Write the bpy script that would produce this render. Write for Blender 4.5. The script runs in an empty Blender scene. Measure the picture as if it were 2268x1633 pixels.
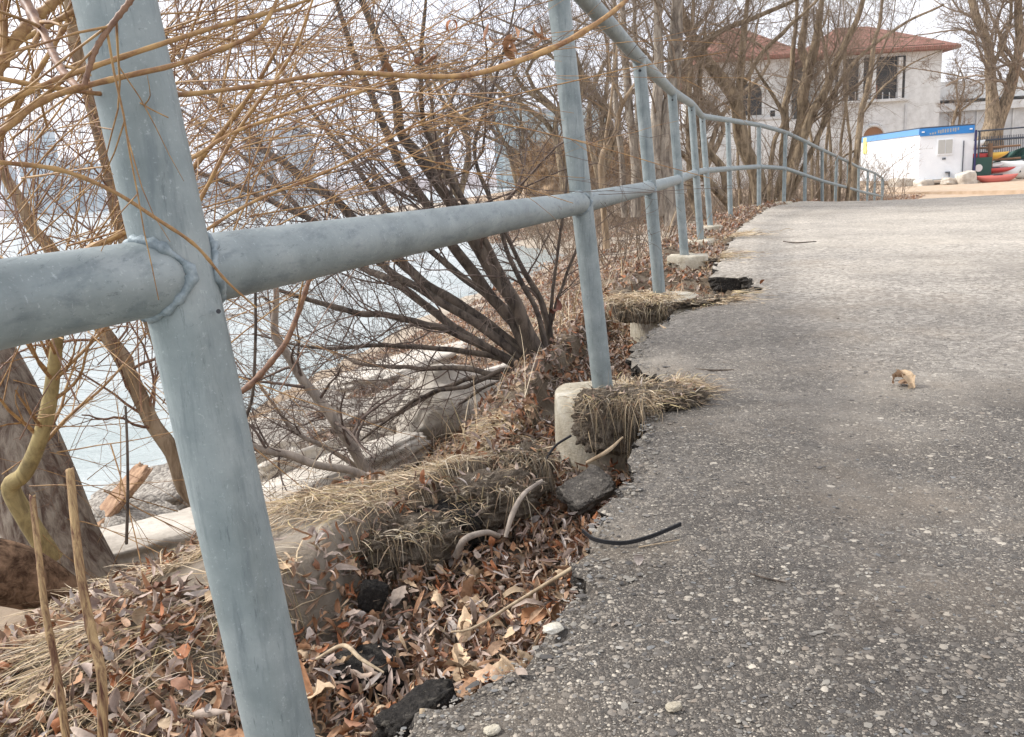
import bpy, math, random
import numpy as np
from mathutils import Matrix
rng = np.random.default_rng(7)
scene = bpy.context.scene
# ------------------------------------------------------------------ camera
F = 1850.0; TH = math.radians(12.4); RL = math.radians(3.4); CAM = np.array([0, 0, .57])
fw = np.array([0, math.cos(TH), -math.sin(TH)]); up0 = np.array([0, math.sin(TH), math.cos(TH)]); r0 = np.array([1., 0, 0])
RV = math.cos(RL)*r0 - math.sin(RL)*up0; UV = math.sin(RL)*r0 + math.cos(RL)*up0
cd = bpy.data.cameras.new('camera'); cam = bpy.data.objects.new('camera', cd); scene.collection.objects.link(cam)
cd.sensor_width = 36; cd.lens = 36*F/2268; cd.clip_start = .02; cd.clip_end = 9000
M = Matrix.Identity(4)
for i in range(3):
    M[i][0] = RV[i]; M[i][1] = UV[i]; M[i][2] = -fw[i]; M[i][3] = CAM[i]
cam.matrix_world = M; scene.camera = cam
# ------------------------------------------------------------------ light
SUN_EL, SUN_AZ = math.radians(42), math.radians(-78)          # azimuth from +Y towards +X
w = bpy.data.worlds.new("World"); scene.world = w; w.use_nodes = True
nt = w.node_tree; nt.nodes.clear()
out = nt.nodes.new('ShaderNodeOutputWorld'); bg = nt.nodes.new('ShaderNodeBackground'); bg.inputs[1].default_value = .115
sk = nt.nodes.new('ShaderNodeTexSky'); sk.sky_type = 'NISHITA'; sk.sun_disc = False
sk.sun_elevation = SUN_EL; sk.sun_rotation = SUN_AZ; sk.air_density = 1.0; sk.dust_density = 3
tc = nt.nodes.new('ShaderNodeTexCoord'); nz = nt.nodes.new('ShaderNodeTexNoise'); nz.inputs['Scale'].default_value = 2.2; nz.inputs['Detail'].default_value = 5
cr = nt.nodes.new('ShaderNodeValToRGB'); cr.color_ramp.elements[0].position = .35; cr.color_ramp.elements[0].color = (7.4, 7.6, 8.5, 1)
cr.color_ramp.elements[1].position = .62; cr.color_ramp.elements[1].color = (9.2, 9.2, 9.6, 1)
mx = nt.nodes.new('ShaderNodeMixRGB'); mx.inputs[0].default_value = .88
nt.links.new(tc.outputs['Generated'], nz.inputs['Vector']); nt.links.new(nz.outputs[0], cr.inputs[0])
nt.links.new(sk.outputs[0], mx.inputs[1]); nt.links.new(cr.outputs[0], mx.inputs[2]); nt.links.new(mx.outputs[0], bg.inputs[0]); nt.links.new(bg.outputs[0], out.inputs[0])
sd = bpy.data.lights.new('sun', 'SUN'); sd.energy = 2.9; sd.angle = math.radians(12); sd.color = (1, .97, .93)
so = bpy.data.objects.new('sun', sd); scene.collection.objects.link(so)
S = np.array([math.sin(SUN_AZ)*math.cos(SUN_EL), math.cos(SUN_AZ)*math.cos(SUN_EL), math.sin(SUN_EL)])
from mathutils import Vector
so.rotation_euler = Vector(S).to_track_quat('Z', 'Y').to_euler()
scene.view_settings.view_transform = 'Standard'; scene.view_settings.look = 'None'
scene.view_settings.exposure = 0.6; scene.view_settings.gamma = 1
# ------------------------------------------------------------------ helpers
def ray(px, py): return fw + RV*(px-1134)/F + UV*(816.5-py)/F
def P(px, py, Y):
    d = ray(px, py); return CAM + d*(Y/d[1])
def G(px, py, z):
    d = ray(px, py); return CAM + d*((z-CAM[2])/d[2])
def hsh(ix, iy, iz, s):
    n = (ix*374761393 + iy*668265263 + iz*1274126177 + s*974711) & 0xffffffff
    n = ((n ^ (n >> 13))*1103515245) & 0xffffffff
    n = ((n ^ (n >> 16))*2246822519) & 0xffffffff
    return ((n ^ (n >> 15)) & 0xffffff)/float(0xffffff)
def vn(x, y, z=0., s=0):
    x, y, z = np.broadcast_arrays(np.asarray(x, float), np.asarray(y, float), np.asarray(z, float))
    ix, iy, iz = [np.floor(a).astype(np.int64) for a in (x, y, z)]
    fx, fy, fz = x-ix, y-iy, z-iz
    fx, fy, fz = [a*a*(3-2*a) for a in (fx, fy, fz)]
    r = 0
    for dx in (0, 1):
        for dy in (0, 1):
            for dz in (0, 1):
                r = r + hsh(ix+dx, iy+dy, iz+dz, s)*(fx if dx else 1-fx)*(fy if dy else 1-fy)*(fz if dz else 1-fz)
    return r*2-1
def fbm(x, y, z=0., s=0, o=4, g=.5):
    r = 0; a = 1.; f = 1.
    for k in range(o):
        r = r + a*vn(np.asarray(x)*f, np.asarray(y)*f, np.asarray(z)*f, s+k*17); a *= g; f *= 2.03
    return r
def tag(o, label=None, cat=None, group=None, kind=None):
    if label: o['label'] = label
    if cat: o['category'] = cat
    if group: o['group'] = group
    if kind: o['kind'] = kind
    return o
def empty(name, loc, label, cat, group=None):
    o = bpy.data.objects.new(name, None); o.empty_display_size = .1
    scene.collection.objects.link(o); o.location = [float(a) for a in loc]
    return tag(o, label, cat, group)
def mesh(name, V, faces, mat, parent=None, col=None, smooth=True):
    V = np.asarray(V, np.float32).reshape(-1, 3)
    if parent is not None: V = V - np.array(parent.location, np.float32)
    if not isinstance(faces, list) or (len(faces) and np.ndim(faces[0]) < 2): faces = [np.asarray(faces)] if not isinstance(faces, list) else faces
    if isinstance(faces, list) and np.ndim(faces[0]) == 1:
        loops = np.concatenate([np.asarray(f, np.int32) for f in faces]); tot = np.array([len(f) for f in faces], np.int32)
    else:
        loops = np.concatenate([np.asarray(f, np.int32).ravel() for f in faces]); tot = np.concatenate([np.full(len(f), np.shape(f)[1], np.int32) for f in faces])
    me = bpy.data.meshes.new(name); me.vertices.add(len(V)); me.vertices.foreach_set('co', V.ravel())
    me.loops.add(len(loops)); me.loops.foreach_set('vertex_index', loops)
    me.polygons.add(len(tot)); st = np.concatenate([[0], np.cumsum(tot)[:-1]]).astype(np.int32)
    me.polygons.foreach_set('loop_start', st); me.polygons.foreach_set('loop_total', tot)
    me.polygons.foreach_set('use_smooth', np.full(len(tot), smooth))
    me.update(calc_edges=True); me.validate()
    if col is not None:
        a = me.color_attributes.new('Col', 'FLOAT_COLOR', 'POINT'); c = np.ones((len(V), 4), np.float32); c[:, :3] = col
        a.data.foreach_set('color', c.ravel())
    me.materials.append(mat)
    o = bpy.data.objects.new(name, me); scene.collection.objects.link(o)
    if parent is not None: o.parent = parent
    return o
class MB:
    def __init__(s): s.v = []; s.f = []; s.n = 0; s.c = []
    def add(s, V, Fs, col=None):
        V = np.asarray(V, float).reshape(-1, 3)
        if not isinstance(Fs, list): Fs = [Fs]
        for q in Fs:
            q = np.asarray(q)
            if q.ndim == 1: q = q[None]
            s.f.append(q + s.n)
        s.v.append(V); s.n += len(V)
        if col is not None: s.c.append(np.broadcast_to(np.asarray(col, float), (len(V), 3)))
    def box(s, c, sz, rz=0):
        x, y, z = np.array(sz)/2.; co, si = math.cos(rz), math.sin(rz)
        V = np.array([(a*x, b*y, d*z) for d in (-1, 1) for b in (-1, 1) for a in (-1, 1)])
        V = np.stack([V[:, 0]*co-V[:, 1]*si, V[:, 0]*si+V[:, 1]*co, V[:, 2]], 1) + np.array(c)
        s.add(V, np.array([(0, 2, 3, 1), (4, 5, 7, 6), (0, 1, 5, 4), (2, 6, 7, 3), (0, 4, 6, 2), (1, 3, 7, 5)]))
    def prism(s, pts, z0, z1):
        n = len(pts); V = [(p[0], p[1], z0) for p in pts]+[(p[0], p[1], z1) for p in pts]
        s.add(V, [np.array([(i, (i+1) % n, n+(i+1) % n, n+i) for i in range(n)]), np.arange(n)[::-1][None], (n+np.arange(n))[None]])
    def tubes(s, Pn, Rn, sides, col=None):
        V, Q = tubes(Pn, Rn, sides); 
        s.add(V, Q, None if col is None else np.repeat(col, Pn.shape[1]*sides, 0) if np.ndim(col) == 2 else col)
    def build(s, name, mat, parent=None, smooth=False):
        return mesh(name, np.concatenate(s.v), s.f, mat, parent, np.concatenate(s.c) if s.c else None, smooth)
def nrm(v): return v/np.maximum(np.linalg.norm(v, axis=-1, keepdims=True), 1e-9)
def tubes(Pn, Rn, sides):
    Pn = np.asarray(Pn, float); Rn = np.asarray(Rn, float)
    if Pn.ndim == 2: Pn = Pn[None]; Rn = Rn[None]
    N, K, _ = Pn.shape
    T = nrm(np.gradient(Pn, axis=1)); mt = np.abs(nrm(T.mean(1)))
    ref = np.zeros((N, 3)); ref[np.arange(N), np.argmin(mt, 1)] = 1
    A = nrm(np.cross(T, ref[:, None, :])); B = np.cross(T, A)
    th = np.linspace(0, 2*np.pi, sides, endpoint=False)
    V = Pn[:, :, None] + Rn[:, :, None, None]*(A[:, :, None]*np.cos(th)[:, None] + B[:, :, None]*np.sin(th)[:, None])
    i = (np.arange(N)[:, None, None]*K + np.arange(K-1)[None, :, None])*sides
    j = np.arange(sides)[None, None, :]; j2 = (j+1) % sides
    Q = np.stack([i+j, i+j2, i+sides+j2, i+sides+j], -1).reshape(-1, 4)
    return V.reshape(-1, 3), Q
def spline(pts, K, rad=None):
    pts = np.asarray(pts, float); n = len(pts)
    e = np.vstack([2*pts[0]-pts[1], pts, 2*pts[-1]-pts[-2]])
    d = np.concatenate([[0], np.cumsum(np.linalg.norm(np.diff(pts, axis=0), axis=1))]); u = np.interp(np.linspace(0, d[-1], K), d, np.arange(n))
    i = np.minimum(u.astype(int), n-2); t = (u-i)[:, None]
    p0, p1, p2, p3 = e[i], e[i+1], e[i+2], e[i+3]
    r = .5*((2*p1)+(-p0+p2)*t+(2*p0-5*p1+4*p2-p3)*t**2+(-p0+3*p1-3*p2+p3)*t**3)
    if rad is None: return r
    return r, np.interp(u, np.linspace(0, n-1, len(rad)), rad)
def grow(Pn, Rn, n, t=(.2, 1), L=(.1, .3), ang=(25, 60), up=.1, K=6, rr=.55, wob=.15, tip=.35, rmin=.0008, down=None, flat=None):
    N, Kp, _ = Pn.shape; Mn = N*n; idx = np.repeat(np.arange(N), n)
    tt = rng.uniform(t[0], t[1], Mn)*(Kp-1.001); i = tt.astype(int); f = (tt-i)[:, None]
    a = Pn[idx, i]; b = Pn[idx, i+1]; p = a+(b-a)*f; T = nrm(b-a)
    r = (Rn[idx, i]*(1-f[:, 0])+Rn[idx, i+1]*f[:, 0])
    rv = rng.normal(size=(Mn, 3)); perp = nrm(rv-(rv*T).sum(1, keepdims=True)*T)
    an = np.radians(rng.uniform(ang[0], ang[1], Mn))[:, None]; D = np.cos(an)*T+np.sin(an)*perp
    ln = rng.uniform(L[0], L[1], Mn)*(1-.45*tt/(Kp-1)); st = (ln/(K-1))[:, None]
    pts = [p]; W = rng.normal(size=(Mn, 3))*wob
    for k in range(K-1):
        D = nrm(D + W*.5 + rng.normal(size=(Mn, 3))*wob + np.array([0, 0, up])*1.0)
        pts.append(pts[-1]+D*st)
    R0 = np.maximum(r*rr, rmin)
    return np.stack(pts, 1), R0[:, None]*np.linspace(1, tip, K)[None]
def polys(curves, K):        # [(points, radii)] -> arrays
    a = [spline(c[0], K, c[1]) for c in curves]
    return np.stack([x[0] for x in a]), np.stack([x[1] for x in a])
# ------------------------------------------------------------------ materials
def mat(name, build=None, base=(.5, .5, .5), rough=.8, metal=0., spec=.3):
    m = bpy.data.materials.new(name); m.use_nodes = True; t = m.node_tree; b = t.nodes['Principled BSDF']
    b.inputs['Base Color'].default_value = (*base, 1); b.inputs['Roughness'].default_value = rough; b.inputs['Metallic'].default_value = metal
    b.inputs['Specular IOR Level'].default_value = spec
    if build: build(t, b)
    return m
def N(t, k, **kw):
    n = t.nodes.new(k)
    for a, v in kw.items():
        if a in n.inputs: n.inputs[a].default_value = v
        else: setattr(n, a, v)
    return n
def L(t, a, b): t.links.new(a, b)
def coord(t, kind='Object', scale=(1, 1, 1)):
    c = t.nodes.new('ShaderNodeTexCoord')
    if kind == 'World': 
        c = t.nodes.new('ShaderNodeNewGeometry'); o = c.outputs['Position']
    else: o = c.outputs[kind]
    m = t.nodes.new('ShaderNodeMapping'); m.inputs['Scale'].default_value = scale; L(t, o, m.inputs[0]); return m.outputs[0]
def ramp(t, fac, stops, interp='LINEAR'):
    r = t.nodes.new('ShaderNodeValToRGB'); e = r.color_ramp.elements; r.color_ramp.interpolation = interp
    while len(e) < len(stops): e.new(.5)
    for q, (p, c) in zip(e, stops): q.position = p; q.color = (*c, 1) if len(c) == 3 else c
    L(t, fac, r.inputs[0]); return r.outputs[0]
def noise(t, v, scale, detail=5, rough=.6, dist=0.):
    n = N(t, 'ShaderNodeTexNoise', Scale=scale, Detail=detail, Roughness=rough, Distortion=dist); L(t, v, n.inputs['Vector']); return n.outputs[0]
def mixc(t, fac, a, b, mode='MIX'):
    m = t.nodes.new('ShaderNodeMixRGB'); m.blend_type = mode
    for k, v in ((0, fac), (1, a), (2, b)):
        if hasattr(v, 'links') or hasattr(v, 'is_linked'): L(t, v, m.inputs[k])
        else: m.inputs[k].default_value = v if k == 0 else (*v, 1)
    return m.outputs[0]
def math_(t, op, a, b=0., c=0.):
    m = t.nodes.new('ShaderNodeMath'); m.operation = op
    for k, v in enumerate((a, b, c)):
        if hasattr(v, 'is_linked'): L(t, v, m.inputs[k])
        else: m.inputs[k].default_value = v
    return m.outputs[0]
def bump(t, b, h, strength=.3, dist=.01):
    n = N(t, 'ShaderNodeBump', Strength=strength, Distance=dist); L(t, h, n.inputs['Height']); L(t, n.outputs[0], b.inputs['Normal'])
def m_galv(t, b, rs=(1, 1, .12)):
    v = coord(t); v2 = coord(t, scale=rs)
    n1 = noise(t, v, 14, 6, .65); n2 = noise(t, v2, 70, 5, .7); n3 = noise(t, v, 260, 4, .7)
    c = ramp(t, n1, [(.28, (.18, .213, .215)), (.5, (.25, .288, .29)), (.72, (.345, .378, .378))])
    c = mixc(t, ramp(t, n2, [(.52, (0, 0, 0)), (.68, (.6, .6, .6))]), c, (.13, .16, .175))
    c = mixc(t, ramp(t, n3, [(.6, (0, 0, 0)), (.75, (.6, .6, .6))]), c, (.5, .55, .56))
    vo = N(t, 'ShaderNodeTexVoronoi', Scale=55.); L(t, mixc(t, .25, v, noise(t, v, 30, 3), 'ADD'), vo.inputs['Vector'])
    c = mixc(t, ramp(t, vo.outputs['Distance'], [(.03, (.55, .55, .55)), (.09, (0, 0, 0))]), c, (.12, .14, .155))
    n4 = noise(t, v2, 22, 8, .8, 1.5); c = mixc(t, ramp(t, n4, [(.58, (0, 0, 0)), (.68, (.5, .5, .5))]), c, (.13, .155, .165))
    n6 = noise(t, v2, 190, 6, .85); c = mixc(t, ramp(t, n6, [(.58, (0, 0, 0)), (.64, (.6, .6, .6))]), c, (.11, .135, .145)); n5 = noise(t, v, 45, 10, .9, 2.5); c = mixc(t, ramp(t, n5, [(.60, (0, 0, 0)), (.63, (.8, .8, .8)), (.67, (.1, .1, .1))]), c, (.47, .5, .5))
    L(t, c, b.inputs['Base Color']); L(t, ramp(t, n1, [(.3, (.42, .42, .42)), (.7, (.62, .62, .62))]), b.inputs['Roughness'])
    bump(t, b, math_(t, 'ADD', math_(t, 'MULTIPLY', n3, .35), math_(t, 'MULTIPLY', n2, .6)), .25, .0022)
GALV = mat('galvanised_steel', m_galv, metal=.25, spec=.35)
GALVR = mat('galvanised_rail', lambda t, b: m_galv(t, b, (1, .1, 1)), metal=.25, spec=.35)
WELD = mat('weld_bead', lambda t, b: (L(t, ramp(t, noise(t, coord(t), 90), [(.35, (.16, .20, .22)), (.65, (.34, .39, .41))]), b.inputs['Base Color']), bump(t, b, noise(t, coord(t), 300), .5, .002)), metal=.3, rough=.6)
HOLE = mat('dark_hole', base=(.05, .05, .055))
def m_asphalt(t, b, dark=1.0, dust=True):
    v = coord(t, 'World'); wv = noise(t, v, 90, 2)
    vv = mixc(t, .012, v, N(t, 'ShaderNodeTexNoise', Scale=60.).outputs[1], 'ADD')
    def stones(scale, th0, th1, size):
        vo = N(t, 'ShaderNodeTexVoronoi', Scale=scale, Randomness=1.); L(t, vv, vo.inputs['Vector'])
        sep = t.nodes.new('ShaderNodeSeparateColor'); L(t, vo.outputs['Color'], sep.inputs[0])
        sz = math_(t, 'MULTIPLY_ADD', sep.outputs[0], size, size*.35)
        m = math_(t, 'LESS_THAN', math_(t, 'ADD', vo.outputs['Distance'], math_(t, 'MULTIPLY', math_(t, 'SUBTRACT', wv, .5), .35)), sz)
        pick = math_(t, 'GREATER_THAN', sep.outputs[1], th0)
        col = ramp(t, sep.outputs[2], [(0, (.05, .047, .044)), (.3, (.10, .094, .086)), (.6, (.18, .165, .147)), (.8, (.26, .24, .21)), (.94, (.37, .345, .30)), (1, (.5, .47, .41))])
        hgt = math_(t, 'MULTIPLY', math_(t, 'SUBTRACT', 1.0, vo.outputs['Distance']), math_(t, 'MULTIPLY', m, pick))
        return math_(t, 'MULTIPLY', m, pick), col, hgt
    n0 = noise(t, v, 420, 3, .7); c = ramp(t, n0, [(.34, (.022, .02, .018)), (.52, (.07, .063, .056)), (.7, (.22, .2, .175))])
    h = math_(t, 'MULTIPLY', n0, .4)
    for sc, th, sz in ((330, .15, .5), (170, .3, .46), (95, .55, .42), (55, .86, .36)):
        mk, col, hg = stones(sc, th, 1, sz); c = mixc(t, mk, c, col); h = math_(t, 'MAXIMUM', h, math_(t, 'MULTIPLY', hg, 1.0 if sc < 200 else .7))
    big = noise(t, v, .9, 5, .6)
    if dust:
        sx = t.nodes.new('ShaderNodeSeparateXYZ'); L(t, v, sx.inputs[0])
        y1 = math_(t, 'MULTIPLY_ADD', sx.outputs[1], .16, -.22); x1 = math_(t, 'MULTIPLY', sx.outputs[0], .1)
        vs = N(t, 'ShaderNodeTexVoronoi', Scale=70.); L(t, vv, vs.inputs['Vector']); sps = t.nodes.new('ShaderNodeSeparateColor'); L(t, vs.outputs['Color'], sps.inputs[0]); speck = ramp(t, math_(t, 'ADD', math_(t, 'MULTIPLY', sps.outputs[0], .6), math_(t, 'MULTIPLY', noise(t, v, 240, 4, .8), .4)), [(.2, (.15, .14, .125)), (.5, (.37, .35, .32)), (.8, (.70, .67, .62))])
        f = math_(t, 'ADD', math_(t, 'ADD', y1, x1), math_(t, 'MULTIPLY', math_(t, 'SUBTRACT', big, .5), 1.0))
        f = ramp(t, f, [(.0, (.0, .0, .0)), (.3, (.3, .3, .3)), (.8, (.85, .85, .85))])
        c = mixc(t, f, c, mixc(t, .65, (.40, .38, .35), speck))
        mud = ramp(t, noise(t, v, 2.3, 6, .6), [(.5, (0, 0, 0)), (.72, (.6, .6, .6))]); c = mixc(t, mud, c, (.22, .185, .145)); pat = ramp(t, noise(t, v, .55, 7, .6), [(.52, (0, 0, 0)), (.62, (.45, .45, .45))]); c = mixc(t, pat, c, (.46, .43, .38))
    if dust:
        def blotch(cx, cy, rx, ry, k): return math_(t, 'MULTIPLY', math_(t, 'EXPONENT', math_(t, 'MULTIPLY', -1, math_(t, 'ADD', math_(t, 'POWER', math_(t, 'ABSOLUTE', math_(t, 'DIVIDE', math_(t, 'SUBTRACT', sx.outputs[0], cx), rx)), 2), math_(t, 'POWER', math_(t, 'ABSOLUTE', math_(t, 'DIVIDE', math_(t, 'SUBTRACT', sx.outputs[1], cy), ry)), 2)))), k)
        g_ = math_(t, 'MULTIPLY', math_(t, 'ADD', blotch(4.0, 6.8, 2.3, 3.2, 1.2), blotch(1.42, 2.25, .28, .13, .5)), math_(t, 'MULTIPLY_ADD', noise(t, v, 6, 7, .75), 2., -.35)); c = mixc(t, math_(t, 'MINIMUM', math_(t, 'MAXIMUM', g_, 0.), .7), c, mixc(t, .5, (.52, .49, .44), speck))
    c = mixc(t, ramp(t, big, [(.35, (1, 1, 1)), (.65, (0, 0, 0))]), c, mixc(t, .3, c, (.04, .037, .034)))
    c = mixc(t, 1., c, (1.22, 1.165, 1.09), 'MULTIPLY')
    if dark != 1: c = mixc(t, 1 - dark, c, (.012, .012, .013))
    L(t, c, b.inputs['Base Color']); bump(t, b, h, 1.0, .0045)
ASPH = mat('asphalt', m_asphalt, rough=.75, spec=.35)
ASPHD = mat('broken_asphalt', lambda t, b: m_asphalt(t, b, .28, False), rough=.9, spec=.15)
def vcol(t, b, amt=.5, scale=200, bs=.2):
    a = N(t, 'ShaderNodeVertexColor', layer_name='Col'); n = noise(t, coord(t, 'World'), scale, 4, .6)
    L(t, mixc(t, amt, a.outputs[0], ramp(t, n, [(.3, (.35, .33, .3)), (.7, (1, 1, 1))]), 'MULTIPLY'), b.inputs['Base Color']); bump(t, b, n, bs, .003)
LEAF = mat('dry_leaf', lambda t, b: vcol(t, b, .5, 130), rough=.65, spec=.3)
GRASSM = mat('dry_grass', lambda t, b: vcol(t, b, .2, 90, .05), rough=.7, spec=.3)
STONE = mat('pebble', lambda t, b: vcol(t, b, .3, 400), rough=.8, spec=.3)
def m_soil(t, b):
    v = coord(t, 'World'); n = noise(t, v, 9, 8, .7); n2 = noise(t, v, 120, 6, .75); n3 = noise(t, v, 480, 3, .7)
    c = ramp(t, n, [(.3, (.085, .062, .042)), (.5, (.19, .15, .11)), (.7, (.33, .28, .22))])
    c = mixc(t, .55, c, ramp(t, n2, [(.3, (.3, .27, .24)), (.55, (.9, .88, .85)), (.72, (1.35, 1.3, 1.2))]), 'MULTIPLY')
    a = N(t, 'ShaderNodeVertexColor', layer_name='Col'); sp = t.nodes.new('ShaderNodeSeparateColor'); L(t, a.outputs[0], sp.inputs[0])
    sand = ramp(t, noise(t, v, 3, 6, .6), [(.3, (.42, .31, .21)), (.7, (.56, .44, .33))])
    c = mixc(t, sp.outputs[0], c, sand); c = mixc(t, sp.outputs[1], c, ramp(t, noise(t, v, 6, 7, .7), [(.35, (.36, .305, .24)), (.65, (.58, .515, .43))]))
    L(t, c, b.inputs['Base Color']); bump(t, b, math_(t, 'ADD', n2, math_(t, 'MULTIPLY', n3, .5)), .7, .012)
SOIL = mat('soil', m_soil, rough=.95, spec=.1)
def m_clod(t, b):
    v = coord(t, 'World'); n = noise(t, v, 45, 10, .85); n2 = noise(t, v, 330, 6, .85)
    c = ramp(t, n, [(.3, (.17, .13, .098)), (.5, (.37, .305, .235)), (.68, (.54, .47, .385))])
    L(t, mixc(t, .6, c, ramp(t, n2, [(.4, (.3, .27, .24)), (.6, (1.3, 1.3, 1.3))]), 'MULTIPLY'), b.inputs['Base Color']); bump(t, b, math_(t, 'ADD', n, n2), 1., .02)
CLOD = mat('root_soil', m_clod, rough=1, spec=.05)
def m_conc(c1, c2, c3, sc=6, agg=False):
    def f(t, b):
        v = coord(t, 'World'); n = noise(t, v, sc, 8, .65); n2 = noise(t, v, sc*14, 5, .7)
        c = ramp(t, n, [(.3, c1), (.5, c2), (.68, c3)]); c = mixc(t, .4, c, ramp(t, n2, [(.3, (.5, .48, .45)), (.6, (1.1, 1.1, 1.1))]), 'MULTIPLY')
        h = math_(t, 'ADD', n, math_(t, 'MULTIPLY', n2, .5))
        if agg:
            vo = N(t, 'ShaderNodeTexVoronoi', Scale=65.); L(t, v, vo.inputs['Vector'])
            sp = t.nodes.new('ShaderNodeSeparateColor'); L(t, vo.outputs['Color'], sp.inputs[0]); c = mixc(t, .6, c, ramp(t, sp.outputs[0], [(0, (.12, .1, .085)), (.5, (.3, .27, .23)), (1, (.5, .46, .4))])); h = math_(t, 'SUBTRACT', h, math_(t, 'MULTIPLY', vo.outputs['Distance'], 1.2))
        L(t, c, b.inputs['Base Color']); bump(t, b, h, .6, .015)
    return f
CONC = mat('pier_concrete', m_conc((.34, .295, .22), (.50, .455, .36), (.66, .63, .55), 8), rough=.9)
SLAB = mat('slab_concrete', m_conc((.36, .32, .27), (.53, .48, .41), (.66, .62, .55), 3), rough=.9)
AGG = mat('aggregate_concrete', m_conc((.2, .18, .15), (.32, .29, .25), (.42, .38, .33), 6, True), rough=.95)
def m_bark(c1, c2, sc=18, st=.25, bs=.6, dist=.01, vor=False):
    def f(t, b):
        v = coord(t, 'Object', (1, 1, st)); n = noise(t, v, sc, 7, .7, .6); n2 = noise(t, coord(t), 3, 3)
        c = ramp(t, n, [(.38, c1), (.6, c2)]); c = mixc(t, .35, c, ramp(t, n2, [(.3, (.6, .6, .6)), (.7, (1.2, 1.15, 1.1))]), 'MULTIPLY'); h = n
        if vor:
            vo = N(t, 'ShaderNodeTexVoronoi', Scale=sc*1.6, feature='DISTANCE_TO_EDGE'); L(t, mixc(t, .03, v, N(t, 'ShaderNodeTexNoise', Scale=12.).outputs[1], 'ADD'), vo.inputs['Vector'])
            c = mixc(t, ramp(t, vo.outputs['Distance'], [(.0, (.6, .6, .6)), (.12, (0, 0, 0))]), c, (.12, .07, .055)); h = math_(t, 'ADD', n, math_(t, 'MULTIPLY', vo.outputs['Distance'], 2.5))
        L(t, c, b.inputs['Base Color']); bump(t, b, h, bs, dist)
    return f
B_WILLOW = mat('willow_bark', m_bark((.14, .095, .075), (.40, .34, .275), 42, .22, 1.0, .02), rough=.95, spec=.1)
B_LOG = mat('old_willow_bark', m_bark((.07, .04, .025), (.30, .19, .12), 30, 1., 1.0, .02), rough=.95, spec=.1)
B_TAN = mat('tan_bark', m_bark((.18, .12, .07), (.40, .30, .20), 30, .2, .35, .004), rough=.8)
B_YEL = mat('yellow_bark', m_bark((.20, .15, .07), (.42, .33, .15), 26, .4, .6, .004), rough=.75)
B_TWY = mat('yellow_twig', m_bark((.20, .095, .042), (.44, .27, .11), 60, 1, .2, .002), rough=.55, spec=.4)
B_TWR = mat('red_brown_twig', m_bark((.13, .065, .045), (.31, .18, .11), 40, 1, .2, .002), rough=.55, spec=.4)
B_DARK = mat('dark_shrub_bark', m_bark((.04, .031, .026), (.145, .115, .09), 30, .3, .4, .004), rough=.85)
B_DTW = mat('dark_twig', m_bark((.09, .065, .055), (.19, .145, .12), 30, 1, .2, .002), rough=.85)
B_GREY = mat('grey_bark', m_bark((.22, .185, .155), (.42, .36, .30), 28, .3, .35, .004), rough=.85)
B_TREE = mat('tree_bark', m_bark((.10, .073, .05), (.36, .28, .19), 14, .25, .7, .03), rough=.9, spec=.1)
B_TREE2 = mat('grey_tree_bark', m_bark((.14, .115, .095), (.41, .355, .29), 13, .25, .6, .03), rough=.9, spec=.1)
B_TTW = mat('tree_twig', m_bark((.16, .12, .09), (.30, .235, .175), 10, 1, .2, .01), rough=.9, spec=.1)
WOOD = mat('weathered_wood', m_bark((.26, .19, .12), (.52, .42, .29), 40, .2, .4, .003), rough=.8)
PLANK = mat('orange_driftwood', m_bark((.24, .14, .085), (.46, .30, .19), 30, .3, .4, .004), rough=.85)
BLACKP = mat('black_rubber', base=(.018, .018, .02), rough=.5)
def m_water(t, b):
    v = coord(t, 'World', (1, 1.6, 1)); n = noise(t, v, 3.2, 5, .6, .6); n2 = noise(t, v, 13, 4, .6)
    L(t, ramp(t, noise(t, coord(t, 'World', (.3, .6, 1)), 1.2, 4), [(.35, (.31, .36, .345)), (.65, (.42, .455, .44))]), b.inputs['Base Color'])
    bump(t, b, math_(t, 'ADD', n, math_(t, 'MULTIPLY', n2, .45)), .7, .06)
WATER = mat('lake_water', m_water, rough=.16, spec=.5)
# ------------------------------------------------------------------ ground
EY = np.array([.3, .6, .79, .9, .94, 1.04, 1.12, 1.29, 1.45, 1.56, 1.83, 1.99, 2.1, 2.3, 2.45, 2.55, 2.9, 3.3, 3.45, 3.6, 3.7, 3.74, 4.3, 4.35, 5.37, 7.76, 10.7, 13.2, 15.8, 18.5, 21.2, 23, 30])
EX = np.array([-.6, -.33, -.16, -.06, .0, .04, .08, .11, .17, .22, .28, .32, .42, .45, .40, .37, .46, .66, .9, .97, 1.0, 1.17, 1.21, 1.07, 1.39, 2.18, 3.34, 4.75, 6.35, 7.9, 9.4, 10.6, 15])
FY = np.array([-1, .62, 2.15, 3.65, 5.2, 6.6, 8.0, 9.4, 10.8, 12, 15.8, 18.5, 23, 40, 90]); FX = np.array([-1.1, -.235, .19, .62, 1.07, 1.5, 1.9, 2.5, 3.2, 3.95, 6, 7.4, 10.2, 18, 34])
MY = np.array([-1, .7, 1.2, 1.35, 1.5, 1.7, 1.9, 2.05, 2.3, 3.0, 3.65, 5.2, 8, 10.8, 15.8, 23, 40, 90]); MX = np.array([-.9, -.5, -.42, -.34, -.27, -.12, -.03, .0, .05, .18, .40, .92, 1.8, 3.1, 5.9, 9.9, 16, 32])
SY = np.array([-5, 1, 3, 4.76, 7, 9, 12, 16, 22, 30, 60, 200]); SX = np.array([-4.2, -3.1, -2.75, -2.45, -2.1, -1.65, -1.0, -.25, -.7, -3., -9., -60])
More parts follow.
